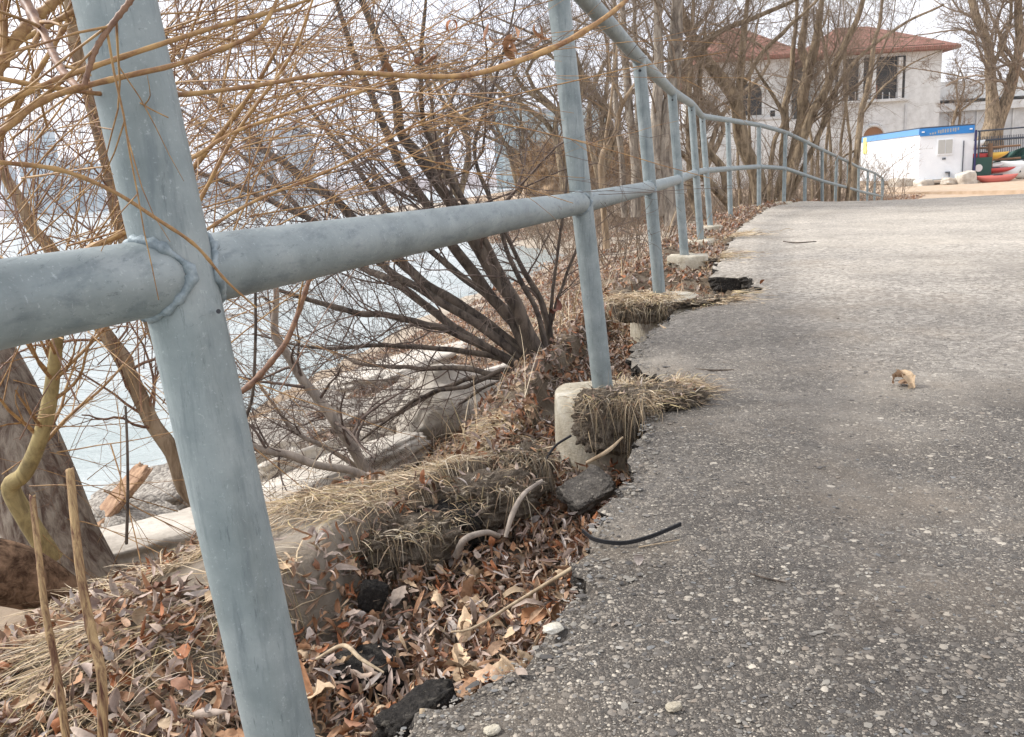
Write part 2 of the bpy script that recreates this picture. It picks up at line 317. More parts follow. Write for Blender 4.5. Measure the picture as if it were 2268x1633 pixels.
def zpath(y): return np.interp(y, [0, 2.2, 3.7, 5.5, 8, 11, 12.6, 14, 17, 20, 24, 38, 60], [0, .0, .045, .065, .08, .1, .085, .0, -.28, -.55, -.72, -.6, -.5])
def cfall(d, y): d = np.clip(d, 0, 12); return -.078*(1-np.exp(-d/.9))*np.clip((np.asarray(y)-4)/6, 0, 1)-.004*d
def hgt(x, y):
    x = np.asarray(x, float); y = np.asarray(y, float)
    xe = np.interp(y, EY, EX); xm = np.interp(y, MY, MX) + .025*fbm(y*6, 0, 0, 5, 3); xs = np.interp(y, SY, SX); zp = zpath(y)
    t = (xm-x)/(xm-xs)
    wide = np.clip((y-14)/10, 0, 1)
    prof = np.interp(t, [0, .1, .2, .4, .65, .85, 1, 1.4, 2.5], [.05, .08, .17, .45, .82, 1.03, 1.2, 1.5, 2.0])
    prs = np.interp(t, [0, .03, .06, .12, .2, .3, .45, .7, 1, 1.4, 2.5], [.05, .09, .16, .33, .56, .72, .86, 1.0, 1.2, 1.5, 2.0]); kk = np.clip((y-1.75)/.5, 0, 1); prof = prof*(1-kk)+prs*kk; prof = prof-.04*np.clip((y-4)/1.5, 0, 1)*np.clip(1-t*6, 0, 1)
    prof2 = np.interp(t, [0, .3, .7, .93, 1, 1.1, 2.], [.05, .15, .3, .6, 1.2, 1.5, 2.])
    prof = prof*(1-wide)+prof2*wide
    left = np.where(y < 16, zp, zp)-prof*(1+zp*(t > .5)*0) ; left = np.minimum(left, np.where(t >= 1, -1.2-(t-1)*.7, 9))
    g = np.interp(y, [0, 2, 2.2, 4.3, 4.8, 6, 8, 12], [.17, .18, .16, .16, .05, .02, .01, .0])
    mid = zp-g - .03*np.sin(np.clip((x-xm)/np.maximum(xe-xm, .05), 0, 1)*np.pi)
    k = np.clip((xm-x)/.05+.2, 0, 1); k = k*k*(3-2*k)
    nearlip = np.interp(y, [1.0, 1.3], [0, 1])
    left2 = left - (1-nearlip)*.12*np.exp(-np.clip(xm-x, 0, 9)/.35)
    z = mid*(1-k)+left2*k
    under = zp-.075+cfall(x-xe, y)
    k2 = np.clip((x-xe)/.03, 0, 1); z = z*(1-k2)+under*k2
    far = np.clip((y-22.5)/1.5, 0, 1)*(x > xe); z = z+far*.075; rgt = np.clip((x-xe-8.4)/.5, 0, 1)*(y < 23); z = z+rgt*.075
    d = np.hypot(x, y)
    ls = (x < xe)
    z = z+np.where(ls, .012*fbm(x*9, y*9, 0, 3, 4)+.03*np.clip(d/4, 0, 1)*fbm(x*2.2, y*2.2, 0, 9, 3), .0)
    # bare sandy mound beside the fence
    z = z+.05*np.exp(-((x+.42)**2/.03+(y-1.55)**2/.05))+.03*np.exp(-((x+.2)**2/.02+(y-1.75)**2/.02))
    return z
def grid_mesh(xs, ys, zf, name, mt, colf=None, kind='structure'):
    X, Y = np.meshgrid(xs, ys) if np.ndim(xs) == 1 else (xs, ys)
    Z = zf(X, Y); n, m = X.shape; V = np.stack([X, Y, Z], -1).reshape(-1, 3)
    i = np.arange(n-1)[:, None]*m+np.arange(m-1)[None]; Q = np.stack([i, i+1, i+m+1, i+m], -1).reshape(-1, 4)
    return tag(mesh(name, V, Q, mt, None, colf(V) if colf else None), kind=kind)
ys = .25*np.exp(np.linspace(0, math.log(90/.25), 620)); us = np.linspace(-1, 1, 640)
uu = np.sign(us)*(np.abs(us)**1.5)
Xg = uu[None, :]*(1.3+ys[:, None]*1.05)*np.where(uu < 0, 1.0, 1.15)[None, :] ; Yg = np.repeat(ys[:, None], 640, 1)
def gcol(V):
    x, y, z = V.T; c = np.zeros((len(V), 3)); xe = np.interp(y, EY, EX)
    s = np.clip((y-19)/4, 0, 1)*np.clip((x-xe+1.5)/1.5, 0, 1); beach = np.clip((-.75-z)/.2, 0, 1)
    c[:, 0] = np.clip(np.maximum(s, beach*.5), 0, 1); c[:, 1] = np.clip(beach*.8*np.clip((y-7)/4, 0, 1)+.8*np.exp(-((x+.44)**2/.03+(y-1.42)**2/.06)), 0, 1); return c
grid_mesh(Xg, Yg, hgt, 'ground', SOIL, gcol)
# far terrain right/behind and the lake
def sheet(name, x0, x1, y0, y1, z, mt, n=2):
    return grid_mesh(np.linspace(x0, x1, n), np.linspace(y0, y1, n), lambda X, Y: X*0+z, name, mt, lambda V: np.tile([1, 0, 0], (len(V), 1)))
sheet('water', -3000, 3000, -200, 5000, -1.2, WATER)
fg = MB(); fg.prism([(36, -20), (3000, -20), (3000, 2500), (200, 2500), (-5, 89)], -1.6, -.62); tag(mesh('far_ground', np.concatenate(fg.v), fg.f, SOIL, None, np.tile([1, 0, 0], (fg.n, 1)), False), kind='structure')
fg = MB(); fg.prism([(2.5, -6), (40, -20), (120, 88), (98, 89), (3, .26), (2.4, .2)], -1.6, -.02); mesh('path_verge', np.concatenate(fg.v), fg.f, SOIL, None, np.tile([1, 0, 0], (fg.n, 1)), False)['kind'] = 'structure'
# asphalt sheet with a broken, crumbled left edge
def asphalt():
    ya = .3*np.exp(np.linspace(0, math.log(22.6/.3), 520)); nx = 300
    xe = np.interp(ya, EY, EX)+.012*fbm(ya*30, 0, 0, 21, 4)*np.clip(ya/1.5, .5, 2.5)
    s = np.linspace(0, 1, nx)**1.7; X = xe[:, None]+s[None]*8.6; Y = np.repeat(ya[:, None], nx, 1)
    d = X-xe[:, None]; Z = zpath(Y)+.004*fbm(X*5, Y*5, 0, 2, 3)-.022*np.exp(-d/.03)*(.6+.8*vn(X*40, Y*40, 0, 4)) + .0025*vn(X*70, Y*70, 0, 6)*np.exp(-Y/3)
    X = X+.01*np.exp(-d/.05)*vn(X*50, Y*50, 0, 8)
    Z = Z+cfall(d, Y)
    V = np.stack([X, Y, Z], -1); n, m = X.shape
    i = np.arange(n-1)[:, None]*m+np.arange(m-1)[None]; Q = np.stack([i, i+1, i+m+1, i+m], -1).reshape(-1, 4)
    o = tag(mesh('asphalt_path', V.reshape(-1, 3), Q, ASPH), kind='structure')
    # broken face below the edge
    K = 9; e = V[:, 0]; W = []
    for k in range(K):
        f = k/(K-1); q = e.copy(); q[:, 2] -= f*.085; q[:, 0] += .02*f+.012*fbm(e[:, 1]*45, f*7, 0, 31, 3)*min(1, k) ; W.append(q)
    W = np.stack(W, 1); i = np.arange(n-1)[:, None]*K+np.arange(K-1)[None]; Q = np.stack([i, i+1, i+K+1, i+K], -1).reshape(-1, 4)
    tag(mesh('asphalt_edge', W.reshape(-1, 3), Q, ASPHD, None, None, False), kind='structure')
asphalt()
def zasp(x, y): return zpath(y)+cfall(np.asarray(x)-np.interp(y, EY, EX), y)+.004*fbm(np.asarray(x)*5, np.asarray(y)*5, 0, 2, 3)
# ------------------------------------------------------------------ railing
RP = .027
posts = [((255, 0), None, (622, 1633), .615), ((1237, 0), (1286, 450), (1336, 868), 2.13), ((1415, 130), (1438, 416), (1461, 657), 3.63), ((1488, 203), (1502, 398), (1516, 567), 5.15),
 ((1531, 230), (1539, 383), (1552, 532), 6.55), ((1555, 258), (1562, 378), (1573, 501), 7.95), ((1612, 266), (1615, 374), (1618, 481), 9.35), ((1681, 277), (1682, 369), (1681, 461), 10.75), ((1740, 293), (1738, 373), (1736, 448), 12.0),
 ((1784, 314), (1783, 388), None, 13.2), ((1821, 332), (1821, 401), None, 14.5), ((1853, 347), (1851, 409), None, 15.9), ((1879, 359), (1878, 416), None, 17.2), ((1902, 371), (1901, 423), None, 18.5), ((1922, 378), (1921, 428), None, 19.8), ((1938, 384), (1937, 431), None, 21.2), ((1954, 394), (1953, 435), None, 22.6)]
rail = empty('metal_railing', (0, 0, 0), 'galvanised grey pipe railing leaning along the broken edge of the path', 'railing')
tops, mids, bases = [], [], []
for k, (tp, md, bs, Y) in enumerate(posts):
    a = P(*tp, Y)
    if k == 0:
        b = P(*bs, Y); d = nrm(a-b); mid = P(392, 607, Y); top = b+d*((1.09-b[2])/d[2]); base = b+d*((.02-b[2])/d[2])
    else:
        mid = P(*md, Y)
        if bs: base = P(*bs, Y)
        else: base = mid+(mid-a)*.98; base[2] = mid[2]-.53
        top = a
        if k == 1: top = mid+nrm(a-mid)*.56
    tops.append(top); mids.append(mid); bases.append(base)
    K = 24; lo = base-nrm(top-base)*.12; pp = lo+(top-lo)*np.linspace(0, 1, K)[:, None]
    o = mesh('post', *tubes(pp, np.full(K, RP), 56 if k < 3 else 20), GALV, rail)
def shift(l, v): return [np.array(v)]+l
t0 = tops[0]+(tops[0]-tops[1])*.35; m0 = P(0, 674, .505); m00 = P(-320, 735, .41)
toppts = [tops[0]+(tops[0]-tops[1])*.8]+tops
def bent(pts, n=14, r=.12):
    o = []
    for i in range(len(pts)-1):
        o += [pts[i]+(pts[i+1]-pts[i])*f for f in np.linspace(0, 1, n, endpoint=False)]
    o.append(pts[-1]); o = np.array(o)
    for _ in range(3): o[1:-1] = o[1:-1]*.5+(o[:-2]+o[2:])*.25
    return o
tr = bent(toppts); mesh('top_rail', *tubes(tr, np.full(len(tr), RP), 48), GALVR, rail)
mpts = [m00, m0]+mids; mr = bent(mpts); mesh('mid_rail', *tubes(mr, np.full(len(mr), RP*.99), 48), GALVR, rail)
# end return bend of the rail
er = spline([tops[-1], tops[-1]+np.array([.03, .03, -.02]), (tops[-1]+mids[-1])/2+np.array([.05, .05, 0]), mids[-1]+np.array([.03, .03, 0]), mids[-1]], 20)
mesh('end_bend', *tubes(er, np.full(20, RP), 16), GALV, rail)
for k in range(0, 9):
    c = mids[k]; ax = nrm(tops[k]-bases[k])
    prv = (m0 if k == 0 else mids[k-1]); nx_ = mids[k+1]
    for sgn, q in ((-1, prv), (1, nx_)):
        d = nrm(q-c); h = nrm(np.cross(d, ax)); v = np.cross(h, d); ph = np.linspace(0, 2*np.pi, 49)
        r = RP*1.0; s_ = np.sqrt(np.maximum((RP*1.04)**2-(r*np.cos(ph))**2, 0))+.001
        ring = c+d*s_[:, None]+r*(np.cos(ph)[:, None]*h+np.sin(ph)[:, None]*v)
        rr = (.0038+.0022*vn(ph*11, k, sgn, 3)); rr[-1] = rr[0]
        mesh('weld_seam', *tubes(ring, rr, 10), WELD, rail)
for k in range(2, 7):
    c = tops[k]-nrm(tops[k]-bases[k])*.048; dr = nrm(CAM-c); V, Q = tubes(np.array([c+dr*(RP*.9), c+dr*(RP*1.02)]), np.array([.006, .006]), 12)
    b = MB(); b.add(V, Q); b.add(V[12:], np.arange(12)[None]); b.build('vent_hole', HOLE, rail)
c = P(484, 690, .60); dr = nrm(CAM-c); V, Q = tubes(np.array([c-dr*.004, c+dr*.0012]), np.array([.0017, .0017]), 14); b = MB(); b.add(V, Q); b.add(V[14:], np.arange(14)[None]); b.build('drill_hole', HOLE, rail)
# ------------------------------------------------------------------ piers
for k in range(0, 9):
    c = bases[k].copy(); n = 64; th = np.linspace(0, 2*np.pi, n, endpoint=False); R = [.118, .118, .15, .125, .14, .12, .12, .12, .12][k]
    c[:2] += np.array([(0, 0), (-.012, .01), (.02, 0), (.02, 0), (0, 0), (0, 0), (0, 0), (0, 0), (0, 0)][k]); zt = bases[k][2]+.004; prof = [(-.5, 1.03), (-.3, 1.02), (-.15, 1.01), (-.03, 1.), (-.006, .985), (0, .95), (.002, .5), (.002, .001)]
    V = []
    for (z, f) in prof:
        rr = R*f*(1+.02*vn(np.cos(th)*2, np.sin(th)*2, z*9+k*7, 4)); V.append(np.stack([c[0]+rr*np.cos(th), c[1]+rr*np.sin(th), zt+z+.004*vn(np.cos(th)*3, np.sin(th)*3, k+z*20, 9)], 1))
    m_ = len(prof); i = np.arange(m_-1)[:, None]*n; j = np.arange(n)[None]; Q = np.stack([i+j, i+(j+1) % n, i+n+(j+1) % n, i+n+j], -1).reshape(-1, 4)
    lab = ['round concrete footing under the nearest railing post', 'tall undermined round concrete footing of the second railing post, soil hanging over it', 'round concrete footing of the third railing post beside the broken asphalt',
           'round concrete footing of the fourth railing post next to the dark hole', 'flat pale concrete footing of the fifth railing post', 'concrete footing of the sixth railing post in leaves', 'concrete footing of the seventh railing post in leaves',
           'concrete footing of the eighth railing post at path edge', 'concrete footing of the ninth railing post at path crest'][k]
    tag(mesh('concrete_footing', np.concatenate(V), Q, CONC), lab, 'footing', 'concrete footings under the railing posts')
# ------------------------------------------------------------------ rocks, slabs and chunks
def blob(c, size, rot=(0, 0, 0), seed=0, p=6., amp=.12, fr=2.5, res=22, fine=.03):
    g = np.linspace(-1, 1, res); V = []; Q = []; n0 = 0
    for ax in range(3):
        for s in (-1, 1):
            A, B = np.meshgrid(g, g); D = np.full_like(A, s); q = [None]*3; q[ax] = D; q[(ax+1) % 3] = A; q[(ax+2) % 3] = B
            V.append(np.stack(q, -1).reshape(-1, 3)); i = np.arange(res-1)[:, None]*res+np.arange(res-1)[None]
            f = np.stack([i, i+1, i+res+1, i+res], -1).reshape(-1, 4)+n0; Q.append(f if s > 0 else f[:, ::-1]); n0 += res*res
    V = np.concatenate(V); nn = (np.abs(V)**p).sum(1)**(1/p); V = V/nn[:, None]
    V = V*(1+amp*fbm(V[:, 0]*fr, V[:, 1]*fr, V[:, 2]*fr, seed, 3)+fine*fbm(V[:, 0]*fr*5, V[:, 1]*fr*5, V[:, 2]*fr*5, seed+9, 3))[:, None]
    V = V*np.array(size)/2
    E = np.array(__import__('mathutils').Euler([math.radians(a) for a in rot]).to_matrix()); V = V@E.T+np.array(c)
    return V, np.concatenate(Q)
def rock(name, px, py, Y, size, rot, mt, label, cat, group=None, z=None, **kw):
    c = P(px, py, Y)
    return tag(mesh(name, *blob(c, size, rot, **kw), mt, smooth=True), label, cat, group)
g = 'broken concrete slabs along the shore'
def slab(px, py, z, size, rot, mt, lab, cat='slab', **kw): return tag(mesh('shore_rock', *blob(G(px, py, z), size, rot, **kw), mt), lab, cat, g)
slab(655, 1095, -.60, (1.1, .58, .13), (-16, -4, 52), SLAB, 'long beige concrete slab just beyond the grassy bank behind the near post', seed=1, p=9, amp=.07)
slab(760, 1010, -.70, (1.2, .40, .16), (-24, 4, 58), SLAB, 'long pale concrete slab with a bright edge, tilted below the grey leaning branch', seed=2, p=14, amp=.04)
slab(1040, 930, -.52, (.62, .55, .32), (-38, 14, 24), SLAB, 'large rounded grey concrete block in front of the dark shrub base', seed=3, p=6, amp=.06)
slab(900, 960, -.66, (.40, .34, .36), (20, 35, 30), AGG, 'rough broken concrete block showing coarse aggregate, beside dark gap in the rocks', seed=4, p=6, amp=.1)
slab(745, 905, -1.08, (2.2, .8, .14), (-5, 0, 66), SLAB, 'flat mauve-grey slab lying at the waterline', seed=5, p=12, amp=.04)
slab(930, 815, -.98, (2.2, .95, .26), (-10, 2, 66), SLAB, 'pale humped slab at the waterline below the flat shrub stems', seed=6, p=7, amp=.06)
slab(345, 1110, -.85, (.6, .4, .22), (10, -12, 20), AGG, 'pitted grey rock by the water left of the near post', 'rock', seed=7, p=5, amp=.12)
slab(400, 1190, -.55, (1.1, .45, .12), (-8, 6, 50), SLAB, 'pale slab under the dead grass directly left of the near post', seed=8, p=7, amp=.11)
slab(640, 985, -.95, (.9, .5, .2), (8, 8, 60), AGG, 'dark jagged slab end at the waterline right of the near post', seed=9, p=7, amp=.1)
slab(1000, 875, -.72, (1.3, .45, .18), (-18, 4, 64), SLAB, 'pale slab lying between the dark shrub base and the lake', seed=10, p=10, amp=.05)
slab(850, 900, -.95, (1.8, .4, .18), (-14, 0, 70), AGG, 'narrow grey slab wedged between the pale slabs near the lake', seed=12, p=10, amp=.06)
for px, py, z, sz, rt, sd_n, lab in [(905, 880, -.80, (.55, .35, .2), (-30, 12, 80), 21, 'angular pale block tipped on edge under the flat shrub stems'), (690, 925, -1.02, (.5, .4, .22), (18, -10, 20), 22, 'dark broken block at the waterline behind the grey branch'), (620, 1030, -.80, (.45, .3, .2), (-12, 22, 95), 23, 'pale broken block right beside the near post'),
   (830, 930, -.95, (.6, .32, .2), (25, 8, 40), 24, 'tilted grey block between the long slabs'), (860, 1000, -.66, (.3, .24, .16), (-20, 20, 10), 25, 'small pale block in front of the coarse aggregate one'), (300, 1160, -.75, (.35, .25, .15), (14, 10, 60), 26, 'small grey rock at the foot of the driftwood plank')]:
    slab(px, py, z, sz, rt, AGG if 'dark' in lab or 'grey' in lab else SLAB, lab, 'rock', seed=sd_n, p=7, amp=.12, fr=1.8, fine=.05)
rock('driftwood_plank', 245, 1125, 3.3, (.10, .42, .035), (38, 5, -38), PLANK, 'flat orange-brown driftwood plank propped on the rocks by the water', 'plank', seed=11, p=7, amp=.09)
g = 'broken asphalt chunks'
for px, py, z, sz, rot, lab in [(815, 1485, -.165, (.10, .08, .05), (10, 5, 30), 'black broken asphalt chunk under leaves beside the near post'), (825, 1320, -.115, (.045, .03, .05), (5, 20, 10), 'small black asphalt chunk at the foot of the sandy mound'),
   (925, 1165, -.11, (.07, .06, .09), (0, 10, 40), 'black asphalt chunk stuck in the soil bank'), (1010, 1165, -.12, (.10, .08, .09), (20, 0, 15), 'dark asphalt lump below the grassy soil bank'), (1300, 1085, -.12, (.12, .09, .03), (16, -16, 30), 'grey asphalt piece broken off and sloping beside the tall footing'),
   (930, 1590, -.10, (.11, .05, .055), (0, -4, 46), 'black asphalt chunk broken from the path edge at the bottom')]:
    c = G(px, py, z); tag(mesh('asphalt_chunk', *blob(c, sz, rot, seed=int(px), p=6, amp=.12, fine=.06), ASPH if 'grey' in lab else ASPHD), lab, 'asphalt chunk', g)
g = 'clods of soil and roots'; clodtops = []; clodside = []
for px, py, Y, sz, rot, lab in [(1358, 935, 1.99, (.165, .10, .135), (0, 6, 8), 'root-bound soil clod hanging over the front of the tall undermined footing'), (1440, 880, 2.08, (.24, .15, .045), (0, 0, 10), 'flat grassy soil clod spilling onto the path beside the second post'), (1425, 690, 3.48, (.20, .14, .085), (0, 0, 0), 'dark root-bound soil clod on the third footing'),
     (1530, 668, 3.55, (.40, .16, .03), (0, 0, 10), 'flat sandy grass clod spilling onto the path beside the third post'), (880, 1205, 1.55, (.22, .14, .10), (0, 0, 30), 'sandy soil clod with hanging grass above the leaf gully'), (1080, 1110, 1.72, (.22, .14, .10), (0, 0, 40), 'soil clod overhanging the upper leaf gully'),
     (1165, 1040, 1.9, (.12, .1, .11), (0, 0, 20), 'small dark soil clod beside the leaf-filled hole'), (1560, 578, 5.15, (.4, .16, .03), (0, 0, 10), 'grass clod beside the fourth post')]:
    V, Q = blob(P(px, py, Y), sz, rot, seed=int(px)+1, p=3.2, amp=.25, fr=2.8, fine=.13, res=44); tag(mesh('soil_clod', V, Q, CLOD), lab, 'soil clod', g); ct = V[:, 2].mean(); clodtops.append(V[V[:, 2] > ct+sz[2]*.12]); clodside.append(V[(V[:, 2] < ct+sz[2]*.2) & (V[:, 1] < V[:, 1].mean())])
# ------------------------------------------------------------------ leaf litter
def leaves(n, pos, size, colors, K=6, W=3, lift=.02, tilt=.55, narrow=.5):
    """curled leaves: K x W grids"""
    n = len(pos); u = np.linspace(0, 1, K); v = np.linspace(-1, 1, W)
    nar = rng.random(n) < narrow
    asp = np.where(nar, rng.uniform(.14, .24, n), rng.uniform(.38, .62, n)); Lg = size*np.where(nar, rng.uniform(.9, 1.5, n), rng.uniform(.6, 1.15, n))
    wp = np.sin(np.pi*np.clip(u, 0, 1)**.8)**.75; wp[0] = .06; wp[-1] = .02
    ck = rng.normal(0, 1.3, n)+rng.choice([0, 1.6, -1.6], n); cw = rng.uniform(.2, 1.5, n)*rng.choice([1, 1, -1], n); tw = rng.normal(0, .7, n)
    ang = ck[:, None]*(u[None]-.3)  # arc along length
    du = 1/(K-1); xx = np.cumsum(np.cos(ang), 1)*du; zz = np.cumsum(np.sin(ang), 1)*du; xx -= xx[:, K//2:K//2+1]; zz -= zz[:, K//2:K//2+1]
    hw = .5*asp[:, None]*wp[None]*(1+.13*rng.normal(size=(n, K))*(~nar)[:, None])
    a = cw[:, None, None]*v[None, None]; a = a*1.0
    yy = hw[:, :, None]*np.sin(a)/cw[:, None, None]; dz = hw[:, :, None]*(1-np.cos(a))/cw[:, None, None]
    dz = dz+hw[:, :, None]*.16*rng.normal(size=(n, K, W))
    nx_, nz_ = -np.sin(ang), np.cos(ang)
    X = xx[:, :, None]+nx_[:, :, None]*dz; Z = zz[:, :, None]+nz_[:, :, None]*dz; Yv = yy
    t = tw[:, None, None]*(u-.5)[None, :, None]; Yr = Yv*np.cos(t)-dz*np.sin(t); Z = Z+Yv*np.sin(t)
    V = np.stack([X, Yr, Z], -1)*Lg[:, None, None, None]
    V = V.reshape(n, K*W, 3)
    az = rng.uniform(0, 2*np.pi, n); tx = rng.normal(0, tilt, n); ty = rng.normal(0, tilt, n)
    def rot(V, c, s, i, j):
        A = V[..., i]*c[:, None]-V[..., j]*s[:, None]; B = V[..., i]*s[:, None]+V[..., j]*c[:, None]; V = V.copy(); V[..., i] = A; V[..., j] = B; return V
    V = rot(V, np.cos(tx), np.sin(tx), 1, 2); V = rot(V, np.cos(ty), np.sin(ty), 0, 2); V = rot(V, np.cos(az), np.sin(az), 0, 1)
    V[..., 2] -= V[..., 2].min(1, keepdims=True)*.55
    V = V+pos[:, None]+np.array([0, 0, 1])*(rng.random(n)**1.5*lift)[:, None, None]
    i = np.arange(K-1)[:, None]*W+np.arange(W-1)[None]; q = np.stack([i, i+1, i+W+1, i+W], -1).reshape(-1, 4)
    Q = (np.arange(n)[:, None, None]*K*W+q[None]).reshape(-1, 4)
    col = colors[rng.choice(len(colors), n)]*rng.uniform(.75, 1.4, (n, 1)); col = np.repeat(col[:, None], K*W, 1)
    # darker midrib
    mr_ = np.ones((K, W)); mr_[:, W//2] = .82; col = col*mr_.reshape(1, K*W, 1)
    return V.reshape(-1, 3), Q, np.clip(col.reshape(-1, 3), 0, 1)
LC = np.array([(.40, .23, .13), (.34, .175, .09), (.27, .135, .08), (.45, .30, .195), (.48, .385, .315), (.43, .33, .275), (.38, .15, .065), (.20, .11, .075), (.27, .195, .16), (.54, .40, .26), (.33, .21, .135), (.46, .35, .27), (.52, .45, .40), (.40, .31, .26)])
def scatter(n, x0, x1, y0, y1, cond):
    x = rng.uniform(x0, x1, n); y = rng.uniform(y0, y1, n); k = cond(x, y); x = x[k]; y = y[k]
    return np.stack([x, y, hgt(x, y)], 1)
mb = MB()
def dens(x, y): return .5+.5*fbm(x*4, y*4, 0, 44, 3)
gul = lambda x, y: (x > np.interp(y, MY, MX)-.03) & (x < np.interp(y, EY, EX)+.01)
p = scatter(26000, -.7, .7, .55, 2.3, gul); p[:, 2] += .005
mb.add(*leaves(0, p, .031, LC, 8, 5, .06, .6, .7))
p = scatter(240, -.7, .2, .6, 1.5, gul); mb.add(*leaves(0, p+[0, 0, .04], .065, LC[[0, 3, 4, 1, 9]], 12, 5, .03, .5, .2))
p = scatter(14000, -1.9, -.3, .6, 2.0, lambda x, y: (x < np.interp(y, MY, MX)) & (dens(x, y) > .12+1.3*np.exp(-((x+.44)**2/.03+(y-1.42)**2/.05)))&(rng.random(len(x)) < np.where(y < 1.35, 1, .45)))
mb.add(*leaves(0, p, .038, LC, 7, 3, .03, .55, .6))
p = scatter(16000, -.6, .9, 1.9, 3.8, lambda x, y: (x < np.interp(y, EY, EX)) & (x > np.interp(y, MY, MX)-.7) & (rng.random(len(x)) < np.where(x < np.interp(y, MY, MX)-.05, .42, 1)*np.clip(dens(x, y)+.4, 0, 1)))
mb.add(*leaves(0, p, .036, LC, 5, 3, .03, .55, .6))
p = scatter(70000, -2, 4.2, 3.6, 12, lambda x, y: (x < np.interp(y, EY, EX)-.02) & (x > np.interp(y, SY, SX)+.5) & (dens(x*.6, y*.6) > .28))
mb.add(*leaves(0, p, .05, LC, 3, 3, .03, .5))
p = scatter(60000, -3, 16, 11.5, 34, lambda x, y: (x < np.interp(y, EY, EX)-.02) & (x > np.interp(y, SY, SX)+.6) & (fbm(x*.5, y*.5, 0, 4, 3) > -.35))
mb.add(*leaves(0, p, .11, LC, 3, 3, .03, .5))
p = scatter(260, -.6, 3, .6, 7, lambda x, y: (x > np.interp(y, EY, EX)) & (x < np.interp(y, EY, EX)+.05+.1*rng.random(len(x)))); p[:, 2] = zasp(p[:, 0], p[:, 1])+.001
mb.add(*leaves(0, p, .035, LC, 5, 3, .004, .3))
for V in clodtops: p = V[rng.integers(0, len(V), 45)]; mb.add(*leaves(0, p, .026, LC, 6, 3, .004, .5, .7))
tag(mb.build('leaf_litter', LEAF, smooth=True), 'brown and grey fallen leaves filling the gully and bank', 'fallen leaves', kind='stuff')
n = 420; p = np.concatenate([scatter(700, -.7, .6, .6, 2.2, gul)[:330], scatter(900, -1.6, .3, .8, 3., lambda x, y: x < np.interp(y, MY, MX))[:170]]); n = len(p)
a = rng.uniform(0, 6.28, n); l_ = rng.uniform(.02, .11, n); d = np.stack([np.cos(a), np.sin(a), rng.normal(0, .25, n)], 1); q0 = p[:, None]+[0, 0, .035]+d[:, None]*(np.linspace(-.5, .5, 6)[None, :, None]*l_[:, None, None])+rng.normal(0, .0025, (n, 6, 3))
tb = MB(); tb.tubes(q0, rng.uniform(.0006, .0018, n)[:, None]*np.linspace(1, .6, 6)[None], 5); tag(tb.build('twig_litter', WOOD, smooth=True), 'broken bits of twig scattered over the fallen leaves', 'twigs', kind='stuff')
# ------------------------------------------------------------------ dry grass
def blades(p, Lr, dirs, upk, colors, w=.0011, K=6, droop=1.3, clear=.002, under=False):
    n = len(p); Lg = rng.uniform(*Lr, n); s = np.linspace(0, 1, K)
    dh = dirs+rng.normal(0, .8, (n, 2)); dh = nrm(dh); u0 = rng.uniform(*upk, n)
    bend = rng.normal(0, .9, n); pe = np.stack([-dh[:, 1], dh[:, 0]], 1)
    hx = Lg[:, None]*(s[None]*.9); side = Lg[:, None]*bend[:, None]*.35*s[None]**2
    X = p[:, 0:1]+dh[:, 0:1]*hx+pe[:, 0:1]*side; Y = p[:, 1:2]+dh[:, 1:2]*hx+pe[:, 1:2]*side
    Z = p[:, 2:3]+Lg[:, None]*(u0[:, None]*s[None]-droop*u0[:, None]*.8*s[None]**2)
    if not under:
        xe = np.interp(Y, EY, EX); gz = np.where(X > xe, zpath(Y)+.002, hgt(X, Y)); Z = np.maximum(Z, gz+clear+.012*rng.random((n, 1)))
    C = np.stack([X, Y, Z], -1); wv = np.stack([pe[:, 0], pe[:, 1], rng.normal(0, .6, n)], 1); wv = nrm(wv)
    W = (w*rng.uniform(.6, 1.5, n)[:, None]*np.array([1, 1, .9, .75, .5, .15])[None, :K])[..., None]
    V = np.stack([C-wv[:, None]*W, C+wv[:, None]*W], 2).reshape(-1, 3)
    i = np.arange(K-1)*2; q = np.stack([i, i+1, i+3, i+2], -1); Q = (np.arange(n)[:, None, None]*K*2+q[None]).reshape(-1, 4)
    col = np.repeat((colors[rng.choice(len(colors), n)]*rng.uniform(.8, 1.4, (n, 1)))[:, None], K*2, 1).reshape(-1, 3)
    return V, Q, col
GC = np.array([(.54, .41, .25), (.48, .35, .20), (.64, .52, .36), (.32, .22, .135), (.48, .38, .25), (.42, .34, .18), (.68, .58, .43), (.22, .15, .10), (.40, .29, .19), (.33, .27, .2)])
mb = MB()
def tuft(px, py, Y, n, r, Lr, dr=(0, 0), upk=(.5, 1.2), z=None, **kw):
    c = P(px, py, Y); a = rng.normal(0, r, (n, 2)); p = np.stack([c[0]+a[:, 0], c[1]+a[:, 1], np.full(n, c[2])], 1)
    if z is None: xe = np.interp(p[:, 1], EY, EX); p[:, 2] = np.where(p[:, 0] > xe, zpath(p[:, 1]), hgt(p[:, 0], p[:, 1]))
    else: p[:, 2] += z
    d = np.tile(np.array(dr, float), (n, 1))+a/r*.7; mb.add(*blades(p, Lr, d, upk, GC, **kw))
